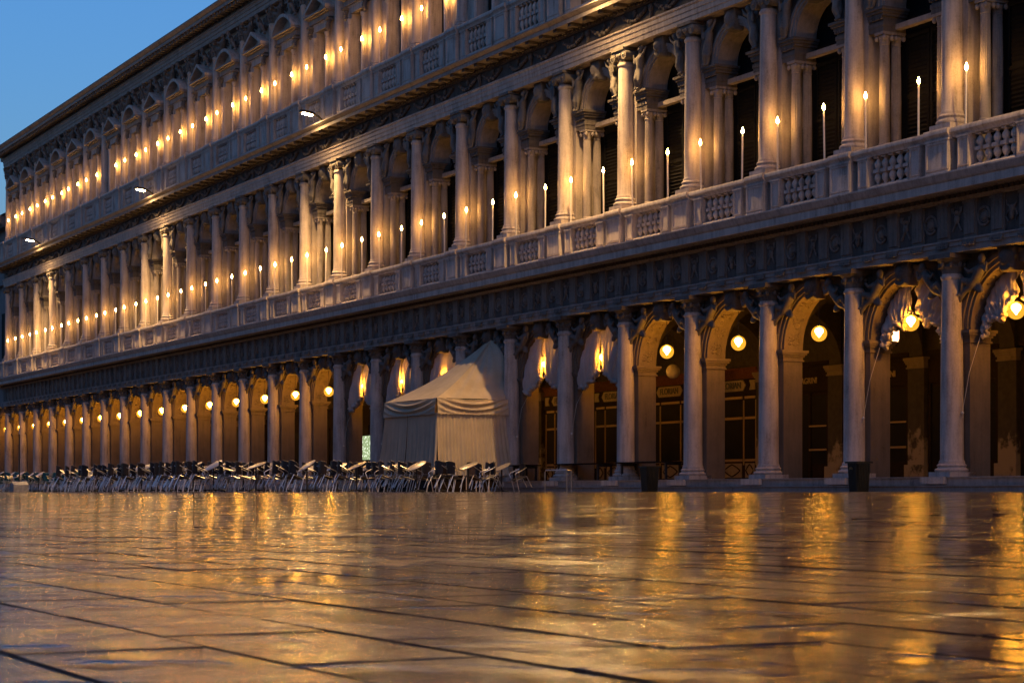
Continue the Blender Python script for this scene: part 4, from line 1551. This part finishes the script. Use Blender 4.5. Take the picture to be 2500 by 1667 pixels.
def place_set(x, y, kind, nch, top=None):
    t = put(proto_t, 'table')
    t.location = (x, y, gz(-y))
    t.rotation_euler = (0, 0, rg.uniform(-.25, .25))
    for ch in t.children:
        if ch.name.startswith('table_top'):
            ch.rotation_euler = (R(rg.uniform(20, 36)), R(rg.uniform(-6, 6)), 0)
    if kind == 'teal':
        tag(t, 'small round pale café table with tilted top among the far teal chairs', 'table', 'tables in the far rows')
    else:
        tag(t, 'round pale café table with tilted top, %s' % ('%s front table from the right' % ORD[top] if top is not None else 'behind the front line of tables'), 'table', 'tilted café tables')
    spots = [(-.32, -.50, 90), (.32, -.50, 90), (.05, -.95, 90), (0, .62, -90)]
    for k in range(nch):
        dx, dy, a = spots[k]
        mat = kind if kind == 'teal' else ('rattan' if rg.random() < .45 else 'rattan_black')
        lab = None
        if top is not None:
            lab = '%s café chair tipped at the %s front table from the right, %s' % ('brown' if mat == 'rattan' else 'black', ORD[top],
                  ('its far front side', 'its near front side', 'out in front', 'on the arcade side')[k])
        place_chair(x + dx + rg.uniform(-.06, .06), y + dy + rg.uniform(-.06, .06), R(a + rg.uniform(-14, 14)), mat, R(rg.uniform(13, 22)), lab)
nt = 0
layout = [(1.9, [-20.4])]
for p in (4.2, 5.6, 7.0, 8.4):
    layout.append((p, [-18.2 - .73 * (p - 4) - 1.95 * k for k in range(3)]))
layout.append((9.7, [-22.4 - 1.85 * k for k in range(8)]))
layout.append((11.0, [-23.2 - 1.85 * k for k in range(9)]))
for p, xs in layout:
    for k, x in enumerate(xs):
        fr = (k == 0) or p > 10.5
        place_set(x + rg.uniform(-.2, .2), -p + rg.uniform(-.12, .12), 'rattan', 4 if fr else 3, nt if fr else None)
        nt += fr
p = 4.2
while p < 10.5:
    for k in range(2):
        place_set(-60.5 - 1.8 * k - rg.uniform(0, .3), -p, 'teal', 3)
    p += 1.0

# ------------------------------------------------------------------ bins, rail, walkway benches, lanterns, pole
def make_bin():
    o = empty('litter_bin')
    mb = MB()
    body = MB().taper(0, 0, .05, .80, .155, .155, .205, .205)
    inst('liner', body.mesh('liner', 'bin'), o)
    sl = MB().add([(-.014, -.165, .03), (.014, -.165, .03), (.017, -.222, .82), (-.017, -.222, .82), (-.014, -.185, .03), (.014, -.185, .03), (.017, -.242, .82), (-.017, -.242, .82)],
                  [(0, 1, 2, 3), (4, 5, 6, 7), (0, 1, 5, 4), (1, 2, 6, 5), (2, 3, 7, 6), (3, 0, 4, 7)]).mesh('slat', 'bin')
    for sd in range(4):
        for k in range(7):
            a = sd * PI / 2
            off = (k - 3) * .052
            inst('slat', sl, o, (off * cos(a), off * sin(a), 0), (0, 0, a))
    rim = MB()
    for sd in range(4):
        a = sd * PI / 2
        q = MB().box(-.255, .255, -.262, -.21, .82, .87)
        rim.add([(x * cos(a) - y * sin(a), x * sin(a) + y * cos(a), z + (.001 if sd % 2 else 0)) for x, y, z in q.v], q.f)
    inst('rim', rim.mesh('rim', 'bin'), o)
    inst('base', MB().box(-.17, .17, -.17, .17, 0, .045).mesh('base', 'bin'), o)
    o.scale = (.95, .95, .90)
    return o
b1 = make_bin()
b1.location = (-11.8, -1.45, gz(1.4))
tag(b1, 'dark slatted litter bin standing alone in front of the fourth column from the right', 'bin', 'slatted litter bins')
b2 = copy_tree(b1)
b2.location = (-1.8, -1.45, gz(1.4))
inst('plate', MB().box(-.09, -.075, -.255, -.245, .64, .71).box(-.05, -.03, -.255, -.245, .65, .72).box(-.005, .01, -.255, -.245, .65, .72).box(.035, .05, -.255, -.245, .64, .70).mesh('plate', 'gold'), b2)
tag(b2, 'slatted litter bin with small gilt marks before the second column from the right', 'bin', 'slatted litter bins')
mb = MB().tube([(-.62, 0, 0), (-.62, 0, .66), (-.57, 0, .72), (.55, 0, .72)], .022, 8)
rail = empty('barrier_rail', (-17.4, -1.5, gz(1.5)), R(8))
tag(rail, 'low bent metal tube barrier rail standing right of the last chairs', 'barrier')
inst('tube', mb.mesh('tube', 'steel', 40), rail)
inst('post', MB().tube([(.55, 0, 0), (.55, 0, .70)], .022, 8).mesh('post', 'steel', 40), rail)
inst('post', MB().tube([(.62, .12, 0), (.62, .12, .70), (.55, 0, .72)], .022, 8).mesh('post', 'steel', 40), rail)
for xs_ in (-22.75, -22.3, -22.15, -21.85):
    pass
pr = empty('stanchion_barrier', (-22.6, -1.9, gz(1.9)))
tag(pr, 'thin metal stanchions standing between the two chair groups before the tent', 'barrier')
for x, y in ((-.3, -.1), (.15, .05), (.28, .12), (.62, .3)):
    inst('post', MB().tube([(x, y, 0), (x, y, .62)], .02, 8).mesh('post', 'steel', 40), pr)
inst('tube', MB().tube([(-.3, -.1, .62), (.15, .05, .62), (.62, .3, .62)], .015, 6).mesh('tube', 'steel', 40), pr)
for k, (x0, x1, lab) in enumerate(((-15.6, -12.5, 'dark raised plank walkway behind the black bin between two columns'), (-19.7, -16.6, 'dark raised plank walkway between columns right of the barrier rail'),
                                   (-22.9, -21.7, 'short dark plank walkway just right of the tent'))):
    o = empty('raised_walkway', ((x0 + x1) / 2, -.05, .376))
    tag(o, lab, 'walkway', 'plank walkways stored on the arcade steps')
    L = (x1 - x0) / 2
    for q in range(4):
        inst('plank', MB().box(-L, L, -.30 + q * .155, -.155 + q * .155, .52, .56).mesh('plank', 'wood'), o)
    for s in (-1, 1):
        inst('trestle', MB().box(s * (L - .25) - .04, s * (L - .25) + .04, -.28, .28, .44, .515).box(s * (L - .25) - .03, s * (L - .25) + .03, -.27, -.21, 0, .44).box(s * (L - .25) - .03, s * (L - .25) + .03, .21, .27, 0, .44).mesh('trestle', 'metal'), o)
def lantern(loc, lab, lit=True):
    o = empty('hanging_lantern', loc)
    tag(o, lab, 'lantern', 'lanterns inside the arcade')
    inst('lamp_glass', MB().lathe([(.07, -.16), (.10, -.08), (.10, .14)], 10).mesh('lamp_glass', 'lantern_glow', 40), o)
    mb = MB().lathe([(.12, .145), (.13, .17), (.06, .25), (.02, .32)], 10)
    mb.lathe([(.02, -.30), (.05, -.27), (.11, -.19), (.10, -.165)], 10)
    for k in range(4):
        a = PI / 4 + PI / 2 * k
        mb.tube([(.115 * cos(a), .115 * sin(a), -.18), (.115 * cos(a), .115 * sin(a), .15)], .008, 4)
    inst('lamp_cage', mb.mesh('lamp_cage', 'metal', 40), o)
    inst('chain', MB().tube([(0, 0, .32), (0, 0, 5.76 - loc[2])], .01, 5).mesh('chain', 'metal', 40), o)
lantern((-5.35, 2.5, 4.28), 'small pinkish lantern glowing inside the second arch from the right')
lantern((-20.7, 2.5, 4.02), 'small pinkish lantern glowing behind the column right of the draped arches')
o = empty('opal_lamp', (-17.6, 3.0, 3.98))
tag(o, 'unlit pale globe hanging inside the arcade beside the glowing lamp of the fifth arch', 'lamp')
inst('globe_glass', MB().ball((0, 0, 0), .24, 18, 12).mesh('globe_glass', 'globe_off', 180), o)
inst('chain', MB().tube([(0, 0, .24), (0, 0, 1.76)], .012, 5).mesh('chain', 'metal'), o)
o = empty('pole_stand', (-56.8, -9.1, gz(9.1)))
tag(o, 'tall thin dark pole in a pale concrete base at the left edge among teal chairs', 'pole')
inst('base', MB().extr_y([(-.36, 0), (.36, 0), (.36, .34), (0, .50), (-.36, .34)], -.36, .36).mesh('base', 'concrete'), o)
inst('pole', MB().tube([(0, 0, .4), (0, 0, 2.75)], .035, 8).mesh('pole', 'metal'), o)
